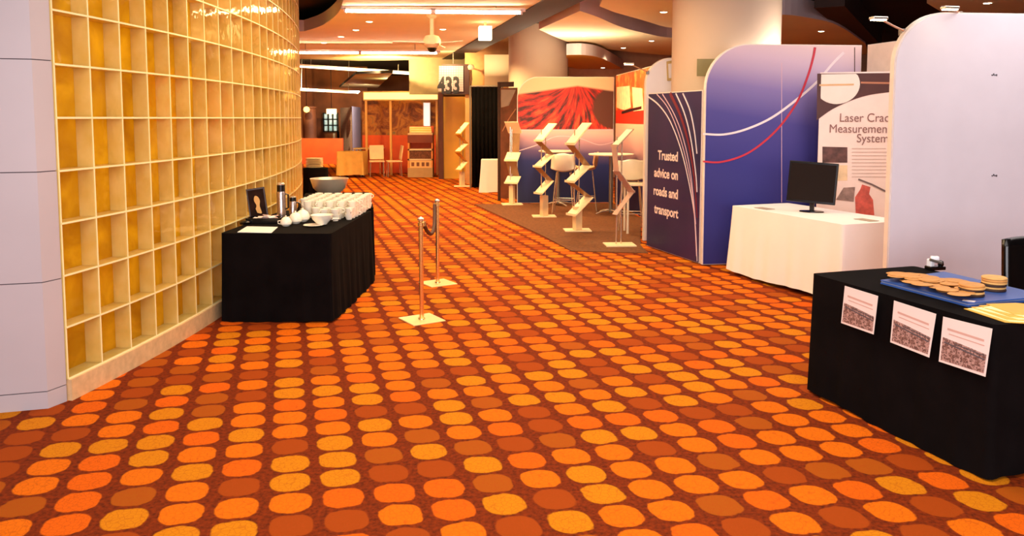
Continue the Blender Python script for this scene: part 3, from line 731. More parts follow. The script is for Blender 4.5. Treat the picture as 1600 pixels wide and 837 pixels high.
# vacuum flasks
def flask(px, py, r, h, lb):
    p = fl(px, py, .752); t = thing('vacuum_flask', lb, 'flask', p)
    bm = bmesh.new(); lathe(bm, [(0, 0), (r, 0), (r, h*0.72), (r*0.92, h*0.75), (0, h*0.75)], 28); build('steel_body', bm, mat('brushed_steel', (200, 182, 176), 0.25, 0.9), t, smooth=True)
    bm = bmesh.new(); lathe(bm, [(r*0.9, h*0.745), (r*0.9, h*0.93), (0, h*0.93)], 28); build('black_collar', bm, M_blackg, t, smooth=True)
    bm = bmesh.new(); lathe(bm, [(r*0.8, h*0.93), (r*0.82, h*0.97), (r*0.5, h), (0, h)], 28); build('lid', bm, M_chrome, t, smooth=True)
    bm = bmesh.new(); tube(bm, [(r, 0, h*0.68), (r*1.6, 0, h*0.66), (r*1.6, 0, h*0.3), (r, 0, h*0.26)], 0.008, 8); build('handle', bm, M_blackg, t, smooth=True)
flask(440, 341, 0.042, 0.345, 'taller steel vacuum flask with black top next to the framed picture')
flask(458, 338, 0.037, 0.20, 'shorter steel vacuum flask with dark top beside the stacked cups')
# white card, black tray with sachets
pp = [fl(*q, .752) for q in ((371, 363), (424, 364), (434, 355), (386, 354))]; cen = sum(pp, Vector())/4
bm = bmesh.new(); prism(bm, [(p.x-cen.x, p.y-cen.y) for p in pp], 0, 0.004)
tag(build('paper_sheet', bm, mat('bright_paper', (252, 248, 244), 0.5), None, (cen.x, cen.y, zt)), 'blank white sheet of paper on the near left corner of the cup table', 'paper')
p = fl(411, 349, .752)
t = thing('sachet_tray', 'low black tray of pink and white sachets in front of the framed picture', 'tray', (p.x, p.y+0.06, zt))
bm = bmesh.new()
bx(bm, (0, 0, 0.006), (0.3, 0.16, 0.012)); bx(bm, (0, -0.077, 0.025), (0.3, 0.008, 0.05)); bx(bm, (0, 0.077, 0.025), (0.3, 0.008, 0.05)); bx(bm, (-0.147, 0, 0.025), (0.008, 0.16, 0.05)); bx(bm, (0.147, 0, 0.025), (0.008, 0.16, 0.05))
build('tray', bm, M_blackg, t)
rnd = random.Random(3)
for k in range(22):
    bm = bmesh.new(); R = Matrix.Rotation(rnd.uniform(0, 3), 4, 'Z') @ Matrix.Rotation(rnd.uniform(-.5, .5), 4, 'X')
    bx(bm, (0, 0, 0), (0.07, 0.035, 0.006), rot=R, bev=0.002)
    o = build('sachet', bm, mat('pink_sachet', (244, 206, 190), 0.5) if k % 3 else M_paper, None, (p.x+rnd.uniform(-.1, .1), p.y+0.06+rnd.uniform(-.045, .045), zt+0.03+0.0015*k))
    tag(o, ('pink' if k % 3 else 'white')+' sachet lying in the low black tray', 'sachet', ('pink' if k % 3 else 'white')+' sachets in the black tray')
# framed picture leaning back
p = fl(395, 346, .752)
t = thing('framed_picture', 'dark framed picture with gold figure leaning by the glass wall', 'picture', (p.x-0.02, p.y+0.2, zt), math.radians(12))
RXp = Matrix.Rotation(math.radians(-12), 4, 'X') @ Matrix.Rotation(math.radians(-8), 4, 'Y')
bm = bmesh.new(); bx(bm, (0, 0, 0.15), (0.17, 0.02, 0.29), rot=RXp, bev=0.003); build('frame', bm, mat('dark_wood', (50, 24, 14), 0.4), t)
bm = bmesh.new(); bx(bm, (0, -0.0115, 0.15), (0.145, 0.003, 0.262), rot=RXp); build('picture', bm, mat('dark_picture', (38, 20, 14), 0.8, spec=0.1, var=0.5, scale=15), t)
bm = bmesh.new(); prism(bm, smooth_path([(-0.01, 0.06), (0.03, 0.05), (0.02, 0.12), (0.028, 0.17), (0.015, 0.21), (-0.012, 0.22), (-0.024, 0.18), (-0.008, 0.13), (-0.02, 0.1)], 4), -0.004, 0.0, plane='XZ')
bmesh.ops.transform(bm, matrix=Matrix.Translation((0, -0.013, 0.15)) @ RXp @ Matrix.Translation((0, 0, -0.15)), verts=bm.verts)
build('gold_figure', bm, mat('gold_print_figure', (214, 160, 80), 0.5), t)
bm = bmesh.new(); lathe(bm, [(0, 0), (0.045, 0), (0.05, 0.02), (0.03, 0.035), (0, 0.037)], 20); p = fl(388, 350, .752)
tag(build('black_knob_dish', bm, M_blackg, None, (p.x-0.03, p.y, zt), smooth=True), 'small black round dish at the foot of the framed picture', 'dish')
# steel bowl on the second table
p = fl(517, 303, .75)
lathed('steel_bowl', 'wide polished steel bowl on the second black table behind the cups', 'bowl', 515, 303, [(0, 0), (0.12, 0), (0.2, 0.08), (0.235, 0.19), (0.24, 0.2), (0.23, 0.2), (0.19, 0.08), (0.1, 0.012), (0, 0.012)], mat('bowl_steel', (235, 222, 200), 0.3, 0.55), 40)
# folded napkins pile
bm = bmesh.new(); bx(bm, (0, 0, 0.045), (0.14, 0.14, 0.09), 0.1, bev=0.004)
p = base+u*1.62+v*0.02
# round plate table far off
rt = fl(493, 262, .75)
t = thing('round_table', 'black clothed round table with plates at the end of the glass wall', 'table', (rt.x, rt.y, 0))
bm = bmesh.new(); seg = 48; rs = []
for j in range(9):
    tt = j/8; rs.append([bm.verts.new(((0.235+0.012*tt*math.sin(9*a_)+0.012*tt)*math.cos(a_), (0.235+0.012*tt*math.sin(9*a_)+0.012*tt)*math.sin(a_), 0.75-0.74*tt)) for a_ in [2*math.pi*k/seg for k in range(seg)]])
for a_, b_ in zip(rs, rs[1:]):
    for k in range(seg): bm.faces.new((a_[k], a_[(k+1) % seg], b_[(k+1) % seg], b_[k]))
bm.faces.new(rs[0]); build('tablecloth', bm, M_black, t, smooth=True)
pl0 = None
for k in range(11):
    if pl0 is None:
        bm = bmesh.new(); lathe(bm, [(0, 0), (0.1, 0), (0.165, 0.012), (0.165, 0.016), (0.1, 0.006), (0, 0.006)], 28); pl0 = build('plate', bm, mat('cream_china', (250, 228, 170), 0.25), smooth=True)
        tag(pl0, 'cream plate in the stack on the far round table', 'plate', 'stacked plates on the round table'); o = pl0
    else: o = pl0.copy(); COL.objects.link(o)
    o.location = (rt.x-0.02, rt.y, 0.752+k*0.017)

# ================================================================ rope barrier
def stanchion(px, py, lb):
    p = fl(px, py); t = thing('rope_stanchion', lb, 'barrier post', (p.x, p.y, 0), math.radians(33), 'rope barrier posts')
    bm = bmesh.new(); prism(bm, [(-.15, -.15), (.15, -.15), (.15, .15), (-.15, .15)], 0, 0.012); bmesh.ops.bevel(bm, geom=bm.edges[:], offset=0.003, segments=1, affect='EDGES')
    build('base_plate', bm, mat('cream_brass_plate', (244, 214, 150), 0.3, 0.5), t)
    bm = bmesh.new(); lathe(bm, [(0.03, 0.012), (0.028, 0.02), (0.019, 0.024), (0.019, 0.85), (0, 0.85)], 20); build('post', bm, M_brass, t, smooth=True)
    bm = bmesh.new(); lathe(bm, [(0.019, 0.85), (0.027, 0.853), (0.028, 0.868), (0.02, 0.875), (0.008, 0.882), (0, 0.884)], 20); build('cap', bm, M_chrome, t, smooth=True)
    bm = bmesh.new(); lathe(bm, [(0.020, 0.80), (0.026, 0.805), (0.026, 0.835), (0.020, 0.84)], 20); build('collar', bm, M_brass, t, smooth=True)
    return t
sA = stanchion(659, 500, 'nearer brass rope post with square base in the middle of the carpet')
sB = stanchion(684, 443, 'farther brass rope post with square base beyond the nearer post')
a_ = sA.location+Vector((0.02, 0.03, 0.82)); b_ = sB.location+Vector((-0.025, -0.03, 0.82))
pth = []
for k in range(25):
    s_ = k/24; q_ = a_.lerp(b_, s_); q_.z -= 0.17*4*s_*(1-s_)*(1-0.25*(s_-0.5)); q_.x += 0.03*math.sin(math.pi*s_); pth.append(q_-a_)
t = thing('barrier_rope', 'dark sagging rope slung between the two brass posts', 'rope', a_)
bm = bmesh.new(); tube(bm, pth, 0.017, 10); build('rope', bm, mat('dark_rope', (70, 30, 16), 0.7, bump=0.4, bscale=120), t, smooth=True)
for q_ in (pth[0], pth[-1]):
    bm = bmesh.new(); lathe(bm, [(0, -0.02), (0.014, -0.02), (0.014, 0.02), (0, 0.02)], 12, q_); build('hook', bm, M_brass, t, smooth=True)

# ================================================================ red road picture booth
bc = [(-0.74, 15.35), fl(850, 370).xy[:], fl(893, 393).xy[:], (1.72, 9.75), (1.72, 10.35), (2.2, 13.2), (2.0, 15.52)]
bm = bmesh.new(); prism(bm, [tuple(p) for p in bc], 0.001, 0.012)
tag(build('booth_carpet', bm, mat('olive_brown_carpet', (112, 62, 22), 0.95, var=0.35, scale=30, bump=0.4, bscale=150)), 'dark olive brown carpet square laid under the brochure stands', 'carpet')
def redroad():
    q = NT('red_road_print'); o, s = q.obj()
    x, z = s[0], s[2]
    nz = q.noise(o, 2.2, 3)
    # streaks fan out from a vanishing point near the upper right
    dx = q.math('SUBTRACT', x, 1.15); dz = q.math('SUBTRACT', 2.42, z)
    an = q.math('ARCTAN2', dx, q.math('ADD', dz, 0.05)); ra = q.math('SQRT', q.math('ADD', q.math('MULTIPLY', dx, dx), q.math('MULTIPLY', dz, dz)))
    cv = q.n('ShaderNodeCombineXYZ'); q.link(q.math('ADD', q.math('MULTIPLY', an, 5.0), q.math('MULTIPLY', ra, 1.2)), cv.inputs[0]); q.link(q.math('MULTIPLY', ra, 1.1), cv.inputs[1])
    wv = q.math('MULTIPLY', q.math('SUBTRACT', q.noise(cv.outputs[0], 1.7, 5, 0.62), 0.5), 5.5)
    red = q.ramp(q.math('ADD', q.math('MULTIPLY', wv, q.math('SUBTRACT', 0.62, q.math('MULTIPLY', q.math('MAXIMUM', q.math('SUBTRACT', z, 1.75), 0.0), 0.6))), q.math('MULTIPLY', nz, 0.95)), [(0.15, srgb(60, 14, 8)), (0.4, srgb(150, 24, 8)), (0.6, srgb(228, 38, 8)), (0.8, srgb(250, 84, 40))])
    e = q.math('SUBTRACT', 1.0, q.math('DIVIDE', q.math('ADD', q.math('POWER', q.math('DIVIDE', q.math('SUBTRACT', x, 1.92), 0.42), 2), q.math('POWER', q.math('DIVIDE', q.math('SUBTRACT', z, 1.90), 0.42), 2)), 1.0))
    mk = q.n('ShaderNodeMapRange'); mk.inputs['From Min'].default_value = -0.1; mk.inputs['From Max'].default_value = 0.15; q.link(e, mk.inputs['Value'])
    red = q.mix(mk.outputs[0], red, srgb(86, 40, 20))
    sky = q.math('ADD', z, q.math('MULTIPLY', q.math('ABSOLUTE', q.math('SUBTRACT', x, 1.2)), 0.14))
    ms = q.n('ShaderNodeMapRange'); ms.inputs['From Min'].default_value = 2.32; ms.inputs['From Max'].default_value = 2.36; q.link(sky, ms.inputs['Value'])
    c1 = q.mix(ms.outputs[0], red, srgb(244, 196, 160))
    low = q.ramp(q.math('DIVIDE', q.math('ADD', z, q.math('MULTIPLY', x, 0.06)), 1.5), [(0.0, srgb(16, 22, 70)), (0.58, srgb(24, 34, 104)), (0.72, srgb(96, 74, 120)), (0.92, srgb(206, 158, 168)), (1.0, srgb(226, 182, 178))])
    mb = q.math('GREATER_THAN', z, 1.47)
    q.link(q.mix(mb, low, c1), q.b.inputs['Base Color']); q.b.inputs['Roughness'].default_value = 0.5
    return q.m
RP = Panel(fl(808, 318), (2.03, 15.62, 0))
rp = display_wall('display_wall', 'rounded display wall printed with a red road landscape over blue', RP, 2.52, redroad(), rl=0.42)
ribbon('white_swoosh', smooth_path(RP.poly([(809, 236), (840, 226), (870, 213), (905, 216), (935, 226), (958, 222)]), 6), (0.02, 0.012), M_pl, rp, -0.008, -0.0042)
ribbon('white_frame_line', RP.poly([(810, 203), (959, 202.5)]), 0.02, M_pl, rp, -0.007, -0.0042)
TP = Panel((2.06, 15.55, 0), (2.27, 12.7, 0))
def trucks():
    q = NT('truck_print'); o, s = q.obj(); x, z = s[0], s[2]; nz = q.noise(o, 5, 4)
    up = q.ramp(nz, [(0.3, srgb(170, 60, 12)), (0.5, srgb(240, 96, 20)), (0.7, srgb(255, 176, 90))])
    low = q.ramp(q.math('DIVIDE', z, 1.6), [(0.0, srgb(20, 22, 70)), (0.5, srgb(60, 36, 80)), (0.8, srgb(200, 150, 150)), (1, srgb(238, 196, 168))])
    redm = q.math('GREATER_THAN', z, 1.60); upm = q.math('GREATER_THAN', z, 1.86)
    c = q.mix(redm, low, srgb(216, 44, 14)); c = q.mix(upm, c, up)
    q.link(c, q.b.inputs['Base Color']); q.b.inputs['Roughness'].default_value = 0.5; return q.m
tp = display_wall('truck_display_wall', 'orange display wall with pale truck pictures right of the red road wall', TP, 2.55, trucks())
M_truck = mat('truck_cream', (252, 226, 180), 0.5, var=0.15)
decal('truck_picture', TP.poly([(964, 136), (984, 134), (986, 168), (976, 172), (964, 168)]), M_truck, tp, -0.007, -0.0042)
decal('truck_picture', TP.poly([(988, 136), (1004, 138), (1006, 172), (990, 174)]), M_truck, tp, -0.007, -0.0042)
ribbon('truck_wheels_line', TP.poly([(972, 176), (990, 171), (1003, 168)]), 0.05, M_blackg, tp, -0.009, -0.0042)

# brochure stands
M_tray = mat('cream_leaflet_tray', (250, 230, 186), 0.45, var=0.06)
M_link = mat('smoked_link', (150, 112, 74), 0.35, var=0.15)
def bro(name, label, loc, rz, mt, ml, zs, box=True, hw=0.115):
    t = thing(name, label, 'brochure stand', loc, rz, 'zigzag brochure stands')
    bm = bmesh.new(); prism(bm, [(-.2, -.15), (.2, -.15), (.2, .15), (-.2, .15)], 0, 0.014); build('base_plate', bm, M_tray, t, (0, 0, 0), (0, 0, -rz*0.9))
    if box:
        bm = bmesh.new(); bx(bm, (0.0, 0, 0.19), (0.12, 0.09, 0.35), bev=0.006); build('lower_post', bm, mat('pale_post', (236, 206, 160), 0.4), t)
    for s_ in (-1, 1):
        bm = bmesh.new(); tube(bm, [(s_*0.045, 0.02, 0.014), (s_*0.045, 0.02, zs[0][1]-0.1)], 0.009, 8); build('upright_rod', bm, M_chrome, t, smooth=True)
    for k, ((x0, z0), (x1, z1)) in enumerate(zip(zs, zs[1:])):
        L_ = math.hypot(x1-x0, z1-z0); an = math.atan2(z1-z0, x1-x0)
        R = Matrix.Rotation(-an, 4, 'Y'); bm = bmesh.new(); cm = ((x0+x1)/2, -0.02, (z0+z1)/2)
        if k % 2 == 0:
            bx(bm, cm, (L_, 2*hw, 0.010), rot=R); tr = build('leaflet_tray', bm, mt, t)
            bm = bmesh.new(); nv = R @ Vector((0, 0, 1)); sg = 1 if nv.z > 0 else -1
            bx(bm, Vector(cm)+nv*sg*0.009, (L_*0.86, 2*hw*0.88, 0.008), rot=R); build('leaflets', bm, M_cream, tr)
            ln = Vector((min(x0, x1, key=lambda q: 0), 0, 0))
            lo_ = (x0, z0) if z0 < z1 else (x1, z1)
            bm = bmesh.new(); bx(bm, (lo_[0], -0.02, lo_[1]+0.012), (0.012, 2*hw, 0.035)); build('tray_lip', bm, mt, tr)
        else:
            bx(bm, cm, (L_, 2*hw*0.75, 0.008), rot=R); build('link_plate', bm, ml, t)
    return t
ZS = [(0.17, 1.60), (-0.15, 1.30), (0.13, 1.07), (-0.17, 0.86), (0.11, 0.62), (-0.15, 0.40)]
f1 = fl(850, 339); b1_ = bro('brochure_stand', 'second zigzag brochure stand from the left, before the red wall', (f1.x, f1.y, 0.012), math.radians(36), M_tray, M_link, ZS)
f2 = fl(902, 361); ZS2 = [(0.16, 1.62), (-0.17, 1.30), (0.16, 0.98), (-0.17, 0.74), (0.20, 0.50), (-0.14, 0.24)]
bro('brochure_stand', 'third zigzag brochure stand from the left with widest cream trays', (f2.x, f2.y, 0.012), math.radians(34), M_tray, M_link, ZS2)
f3 = fl(968, 384); M_clear = mat('clear_acrylic', (206, 176, 160), 0.1, 0.3)
bro('brochure_stand', 'slim clear zigzag brochure stand nearest the navy banner panel', (f3.x, f3.y, 0.012), math.radians(38), M_clear, M_clear, [(0.17, 1.55), (-0.14, 1.32), (-0.10, 1.0), (0.20, 0.70), (-0.12, 0.42)], box=False, hw=0.06)
f0 = fl(800, 320); bro('brochure_stand', 'leftmost pale zigzag brochure stand beside the red road wall', (f0.x, f0.y, 0.012), math.radians(70), M_tray, M_link, [(-0.1, 1.62), (0.12, 1.40), (0.06, 1.02), (-0.12, 0.86), (0.08, 0.55), (-0.12, 0.42)], hw=0.14)
fz = fl(722, 291); bro('brochure_stand', 'golden brochure stand in front of the yellow door left of the curtain', (fz.x, fz.y, 0), math.radians(40), mat('golden_tray', (244, 196, 92), 0.3, 0.4), mat('golden_link', (200, 140, 50), 0.4, 0.4), ZS)

# bar tables and stools
def bar_table(px, py, label, r=0.38):
    p = fl(px, py, 1.08); t = thing('bar_table', label, 'table', (p.x, p.y, 0.012), 0, 'bar tables')
    bm = bmesh.new(); lathe(bm, [(0, 1.04), (r-0.01, 1.04), (r, 1.05), (r, 1.065), (r-0.01, 1.07), (0, 1.07)], 40); build('tabletop', bm, M_wplastic, t, smooth=True)
    bm = bmesh.new(); tube(bm, [(0, 0, 0.03), (0, 0, 1.045)], 0.035, 14); build('pole', bm, M_grey, t, smooth=True)
    for k in range(4):
        a_ = k*math.pi/2+0.5; bm = bmesh.new(); tube(bm, [(0, 0, 0.07), (0.2*math.cos(a_), 0.2*math.sin(a_), 0.05), (0.32*math.cos(a_), 0.32*math.sin(a_), 0.016)], [0.022, 0.018, 0.012], 8); build('foot', bm, M_chrome, t, smooth=True)
    return t
bar_table(872, 235, 'white round bar table between the second and third brochure stands')
bar_table(955, 240, 'white round bar table right of the third brochure stand', 0.40)
def shell_bm():
    bm = bmesh.new(); prof = [(-0.20, 0.76), (-0.17, 0.745), (-0.05, 0.735), (0.08, 0.74), (0.16, 0.765), (0.20, 0.83), (0.215, 0.93), (0.225, 1.03), (0.222, 1.08)]
    n = 12; vs = []
    for j, (y, z) in enumerate(prof):
        w_ = 0.19+0.03*math.sin(j/8*math.pi)-(0.05 if j == 8 else 0)
        for i in range(n+1):
            s_ = i/n*2-1; bend = s_*s_
            vs.append(bm.verts.new((s_*w_, y-(0.07*bend if j > 4 else 0), z+(0.05*bend if j <= 4 else 0.03*bend*(1 if j < 8 else -1)))))
    for j in range(len(prof)-1):
        for i in range(n):
            a_ = j*(n+1)+i; bm.faces.new((vs[a_], vs[a_+1], vs[a_+n+2], vs[a_+n+1]))
    return bm
def stool(x, y, rz, label, m=None):
    t = thing('bar_stool', label, 'stool', (x, y, 0.012), rz, 'white shell bar stools')
    o = build('seat_shell', shell_bm(), m or M_wplastic, t, smooth=True); md = o.modifiers.new('s', 'SOLIDIFY'); md.thickness = 0.016
    for sx in (-1, 1):
        for sy in (-1, 1):
            bm = bmesh.new(); tube(bm, [(sx*0.12, sy*0.11, 0.735), (sx*0.19, sy*0.19, 0.0)], 0.009, 8); build('leg', bm, M_chrome, t, smooth=True)
    bm = bmesh.new(); q_ = [(sx*0.166, sy*0.163, 0.25) for sx, sy in ((-1, -1), (1, -1), (1, 1), (-1, 1), (-1, -1))]; tube(bm, q_, 0.007, 6); build('foot_ring', bm, M_chrome, t)
    return t
q_ = dp(883, 260, 13.6); stool(q_.x, 13.9, math.radians(170), 'white bar stool turned away at the left bar table')
q_ = dp(917, 260, 14.2); stool(q_.x, 14.3, math.radians(-95), 'brownish bar stool seen from the side between the bar tables', mat('tan_shell', (206, 160, 116), 0.4))
q_ = dp(986, 260, 11.9); stool(q_.x, 11.9, math.radians(175), 'white bar stool nearest the navy banner panel')
t = thing('side_table', 'low pale side table on legs behind the clear brochure stand', 'table', (2.0, 11.55, 0.012))
bm = bmesh.new(); bx(bm, (-0.1, 0.0, 0.72), (0.5, 0.4, 0.03), bev=0.005); build('tabletop', bm, M_wplastic, t)
for sx in (-0.3, 0.1):
    for sy in (-0.16, 0.16):
        bm = bmesh.new(); tube(bm, [(sx, sy, 0.71), (sx, sy, 0)], 0.018); build('leg', bm, M_wplastic, t)

# ================================================================ left of the red wall
# dark frame banner
DB = Panel(dp(780, 250, 16.1), dp(808, 250, 15.95))
t = thing('dark_framed_screen', 'narrow brown display screen in dark frame beside the red road wall', 'display screen', DB.A, DB.rz)
zt_ = DB.at(790, 128)[1]
bm = bmesh.new(); prism(bm, [(0.02, 0.05), (DB.L, 0.05), (DB.L, zt_-0.12), (0.02, zt_-0.12)], 0, 0.02, plane='XZ'); build('panel', bm, mat('brown_screen', (110, 62, 40), 0.5, var=0.4, scale=4), t)
bm = bmesh.new(); bx(bm, (0, 0.0, zt_/2), (0.05, 0.05, zt_)); bx(bm, (DB.L/2-0.02, 0, zt_-0.05), (DB.L*0.7, 0.05, 0.1)); build('frame', bm, mat('dark_frame', (56, 34, 28), 0.5), t)
decal('grey_picture', DB.poly([(783, 140), (806, 140), (795, 165), (783, 168)]), mat('grey_print', (150, 132, 120), 0.5), t, -0.006, -0.0005)
ribbon('swoosh_line', smooth_path(DB.poly([(785, 205), (795, 186), (806, 170)]), 5), 0.02, mat('tan_line', (176, 120, 84), 0.5), t, -0.006, -0.0005)
# black curtain
CB = Panel(dp(737, 250, 18.95), dp(783, 250, 18.95))
t = thing('black_curtain', 'tall black pleated curtain left of the red road wall', 'curtain', CB.A, CB.rz)
bm = bmesh.new(); n = 90; zc_ = CB.at(760, 136)[1]; r0 = []; r1 = []
for k in range(n+1):
    s_ = k/n; y_ = 0.035*math.sin(s_*46)+0.01*math.sin(s_*17); r0.append(bm.verts.new((s_*CB.L, y_*1.3, 0.02))); r1.append(bm.verts.new((s_*CB.L, y_*0.7, zc_)))
for k in range(n): bm.faces.new((r0[k], r0[k+1], r1[k+1], r1[k]))
o = build('drape', bm, M_black, t, smooth=True); md = o.modifiers.new('s', 'SOLIDIFY'); md.thickness = 0.006
bm = bmesh.new(); tube(bm, [(-0.03, 0, zc_+0.02), (CB.L+0.03, 0, zc_+0.02)], 0.02); build('rail', bm, M_grey, t)
for xx in (-0.03, CB.L+0.03):
    bm = bmesh.new(); tube(bm, [(xx, 0, 0), (xx, 0, zc_+0.02)], 0.02); build('post', bm, M_grey, t)
# little white clothed table
p = fl(767, 249, .75)
t = thing('small_clothed_table', 'small white clothed table in front of the black curtain', 'table', (p.x, p.y+0.05, 0), 0)
build('tablecloth', draped(0.44, 0.5, 0.75, 0.01, 0.05, 0.01, 10, 4), M_wcloth, t, smooth=True)

# back part of the room: cream walls, beam, yellow door
def wallbox(name, px0, py0, px1, Y, z0, z1, m, th=0.1, kind=True):
    a_ = dp(px0, 200, Y); b_ = dp(px1, 200, Y); bm = bmesh.new()
    bx(bm, ((a_.x+b_.x)/2, Y+th/2, (z0+z1)/2), (b_.x-a_.x, th, z1-z0)); o = build(name, bm, m)
    if kind: struct(o)
    return o
M_crw = mat('cream_wall', (226, 196, 150), 0.8, var=0.06, scale=1)
wallbox('wall_back', 727, 0, 800, 20.3, 0, 3.85, mat('tan_wall', (216, 160, 100), 0.8))
wallbox('wall_back', 888, 0, 1700, 22.5, 0, 3.85, mat('pinkish_wall', (206, 160, 130), 0.8), 0.1)
cp = wallbox('trim_2', 757, 0, 795, 19.9, 2.5, 3.3, M_crw, 0.1)
wallbox('trim_3', 685, 0, 692.5, 21.8, 0, 2.42, mat('dark_brown_post', (88, 40, 16), 0.6), 0.12)
wallbox('door_1', 692, 0, 727, 22.0, 0.0, 2.3, mat('yellow_door', (236, 176, 50), 0.5, var=0.08, scale=2), 0.06)
wallbox('trim_4', 727, 0, 737, 21.0, 0, 2.7, mat('cream_post', (232, 206, 140), 0.6), 0.1)
wallbox('wall_back', 640, 0, 727, 22.6, 2.38, 3.85, mat('grey_green_bulkhead', (130, 112, 80), 0.7), 0.1)
# 433 sign
S4 = Panel(dp(690, 120, 20.2), dp(735, 120, 20.2))
t = thing('number_sign', 'hanging squared white sign with black number 433 over the yellow door', 'sign', S4.A, S4.rz)
bm = bmesh.new(); prism(bm, S4.poly([(690, 147), (733, 147), (733, 100), (690, 100)]), 0.03, 0.12, plane='XZ'); build('dark_box', bm, mat('maroon_box', (60, 22, 16), 0.6), t)
def gridm():
    q = NT('squared_paper'); o, s = q.obj()
    f1_ = q.math('GREATER_THAN', q.math('FRACT', q.math('MULTIPLY', s[0], 16)), 0.86); f2_ = q.math('GREATER_THAN', q.math('FRACT', q.math('MULTIPLY', s[2], 16)), 0.86)
    q.link(q.mix(q.math('MAXIMUM', f1_, f2_), srgb(168, 146, 146), srgb(112, 90, 98)), q.b.inputs['Base Color']); q.b.inputs['Roughness'].default_value = 0.6; return q.m
bm = bmesh.new(); prism(bm, S4.poly([(685, 142), (724, 143), (724, 103), (686, 103)]), 0.0, 0.02, plane='XZ'); build('squared_board', bm, gridm(), t)
x_, z_ = S4.at(684, 145); text('number', '433', 0.58, mat('black_number', (22, 16, 14), 0.5), t, (x_, -0.006, z_), 'LEFT', bold=0.02, sx=0.66)
bm = bmesh.new(); x_, z_ = S4.at(708, 100); tube(bm, [(x_, 0.05, z_), (x_, 0.05, 3.84)], 0.015); build('hanger', bm, M_grey, t)
# wall lamp right of the sign
p = dp(736, 105, 20.0); t = thing('wall_speaker', 'small cream round speaker with a thin cable right of the 433 sign', 'speaker', (p.x, p.y, p.z))
bm = bmesh.new(); lathe(bm, [(0, -0.07), (0.06, -0.06), (0.09, 0), (0.06, 0.06), (0, 0.08)], 20); build('body', bm, M_crw, t, smooth=True)
bm = bmesh.new(); tube(bm, [(0, 0.05, -0.05), (0.02, 0.1, -0.3), (-0.03, 0.1, -0.5)], 0.008, 6); build('cable', bm, M_blackg, t)
bm = bmesh.new(); tube(bm, [(0, 0.0, 0.0), (0, 0.3, 0.0)], 0.015, 6); build('bracket', bm, M_grey, t)

# orange lit shop front
YS = 23.4
def W(px, py, Y=YS): v = dp(px, py, Y); return v
a_ = W(568, 148); b_ = W(686, 148)
t = thing('lit_fascia', 'glowing cream header box above the orange shop front', 'lightbox', ((a_.x+b_.x)/2, YS, W(600, 150).z))
hb = W(600, 142).z-W(600, 157).z
bm = bmesh.new(); bx(bm, (0, 0, 0), (b_.x-a_.x, 0.25, hb), bev=0.02); build('box', bm, mat('gold_box', (230, 190, 110), 0.5), t)
bm = bmesh.new(); bx(bm, (0, -0.13, 0), ((b_.x-a_.x)*0.97, 0.02, hb*0.7)); build('diffuser', bm, emit('fascia_glow', (255, 205, 120), 1.5), t)
for (px, lb) in ((573, 'left'), (611, 'middle'), (683, 'right')):
    p = W(px, 200); zt__ = W(600, 157).z
    bm = bmesh.new(); bx(bm, (0, 0, zt__/2), (0.07, 0.07, zt__), bev=0.01)
    tag(build('shop_front_post', bm, mat('gold_post', (240, 180, 90), 0.4), None, (p.x, YS-0.05, 0)), '%s slim golden post of the orange shop front' % lb, 'post')
def mural():
    q = NT('landscape_mural'); o, s = q.obj()
    nz = q.noise(o, 2.4, 6, 0.65, 1.2); z = s[2]
    rk = q.ramp(nz, [(0.3, srgb(60, 26, 10)), (0.45, srgb(150, 76, 24)), (0.55, srgb(206, 128, 40)), (0.68, srgb(120, 104, 60)), (0.8, srgb(225, 190, 130))])
    q.link(rk, q.b.inputs['Base Color']); q.b.inputs['Roughness'].default_value = 0.6; return q.m
YM = 24.3
a_ = W(566, 200, YM); b_ = W(690, 200, YM); zm0 = W(600, 211, YM).z; zm1 = W(600, 152, YM).z
t = thing('landscape_mural', 'brown and gold rocky landscape mural over the orange shop panel', 'mural', (a_.x, YM, 0))
bm = bmesh.new(); prism(bm, [(0, zm0), (b_.x-a_.x, zm0), (b_.x-a_.x, zm1), (0, zm1)], 0, 0.05, plane='XZ'); build('print', bm, mural(), t)
bm = bmesh.new(); prism(bm, [(0, 0), (b_.x-a_.x, 0), (b_.x-a_.x, zm0), (0, zm0)], -0.02, 0.05, plane='XZ'); build('orange_panel', bm, mat('orange_panel', (250, 92, 20), 0.55, var=0.15, scale=2), t)
p0 = W(661, 160, YM-0.06); p1 = W(673, 199, YM-0.06)
t = thing('white_light_slot', 'narrow bright white upright strip right of the mural', 'lamp', ((p0.x+p1.x)/2, YM-0.06, (p0.z+p1.z)/2))
bm = bmesh.new(); bx(bm, (0, 0, 0), (p1.x-p0.x, 0.04, p0.z-p1.z)); build('housing', bm, M_wplastic, t)
bm = bmesh.new(); bx(bm, (0, -0.025, 0), ((p1.x-p0.x)*0.8, 0.01, (p0.z-p1.z)*0.96)); build('diffuser', bm, emit('slot_glow', (235, 225, 220), 0.8), t)
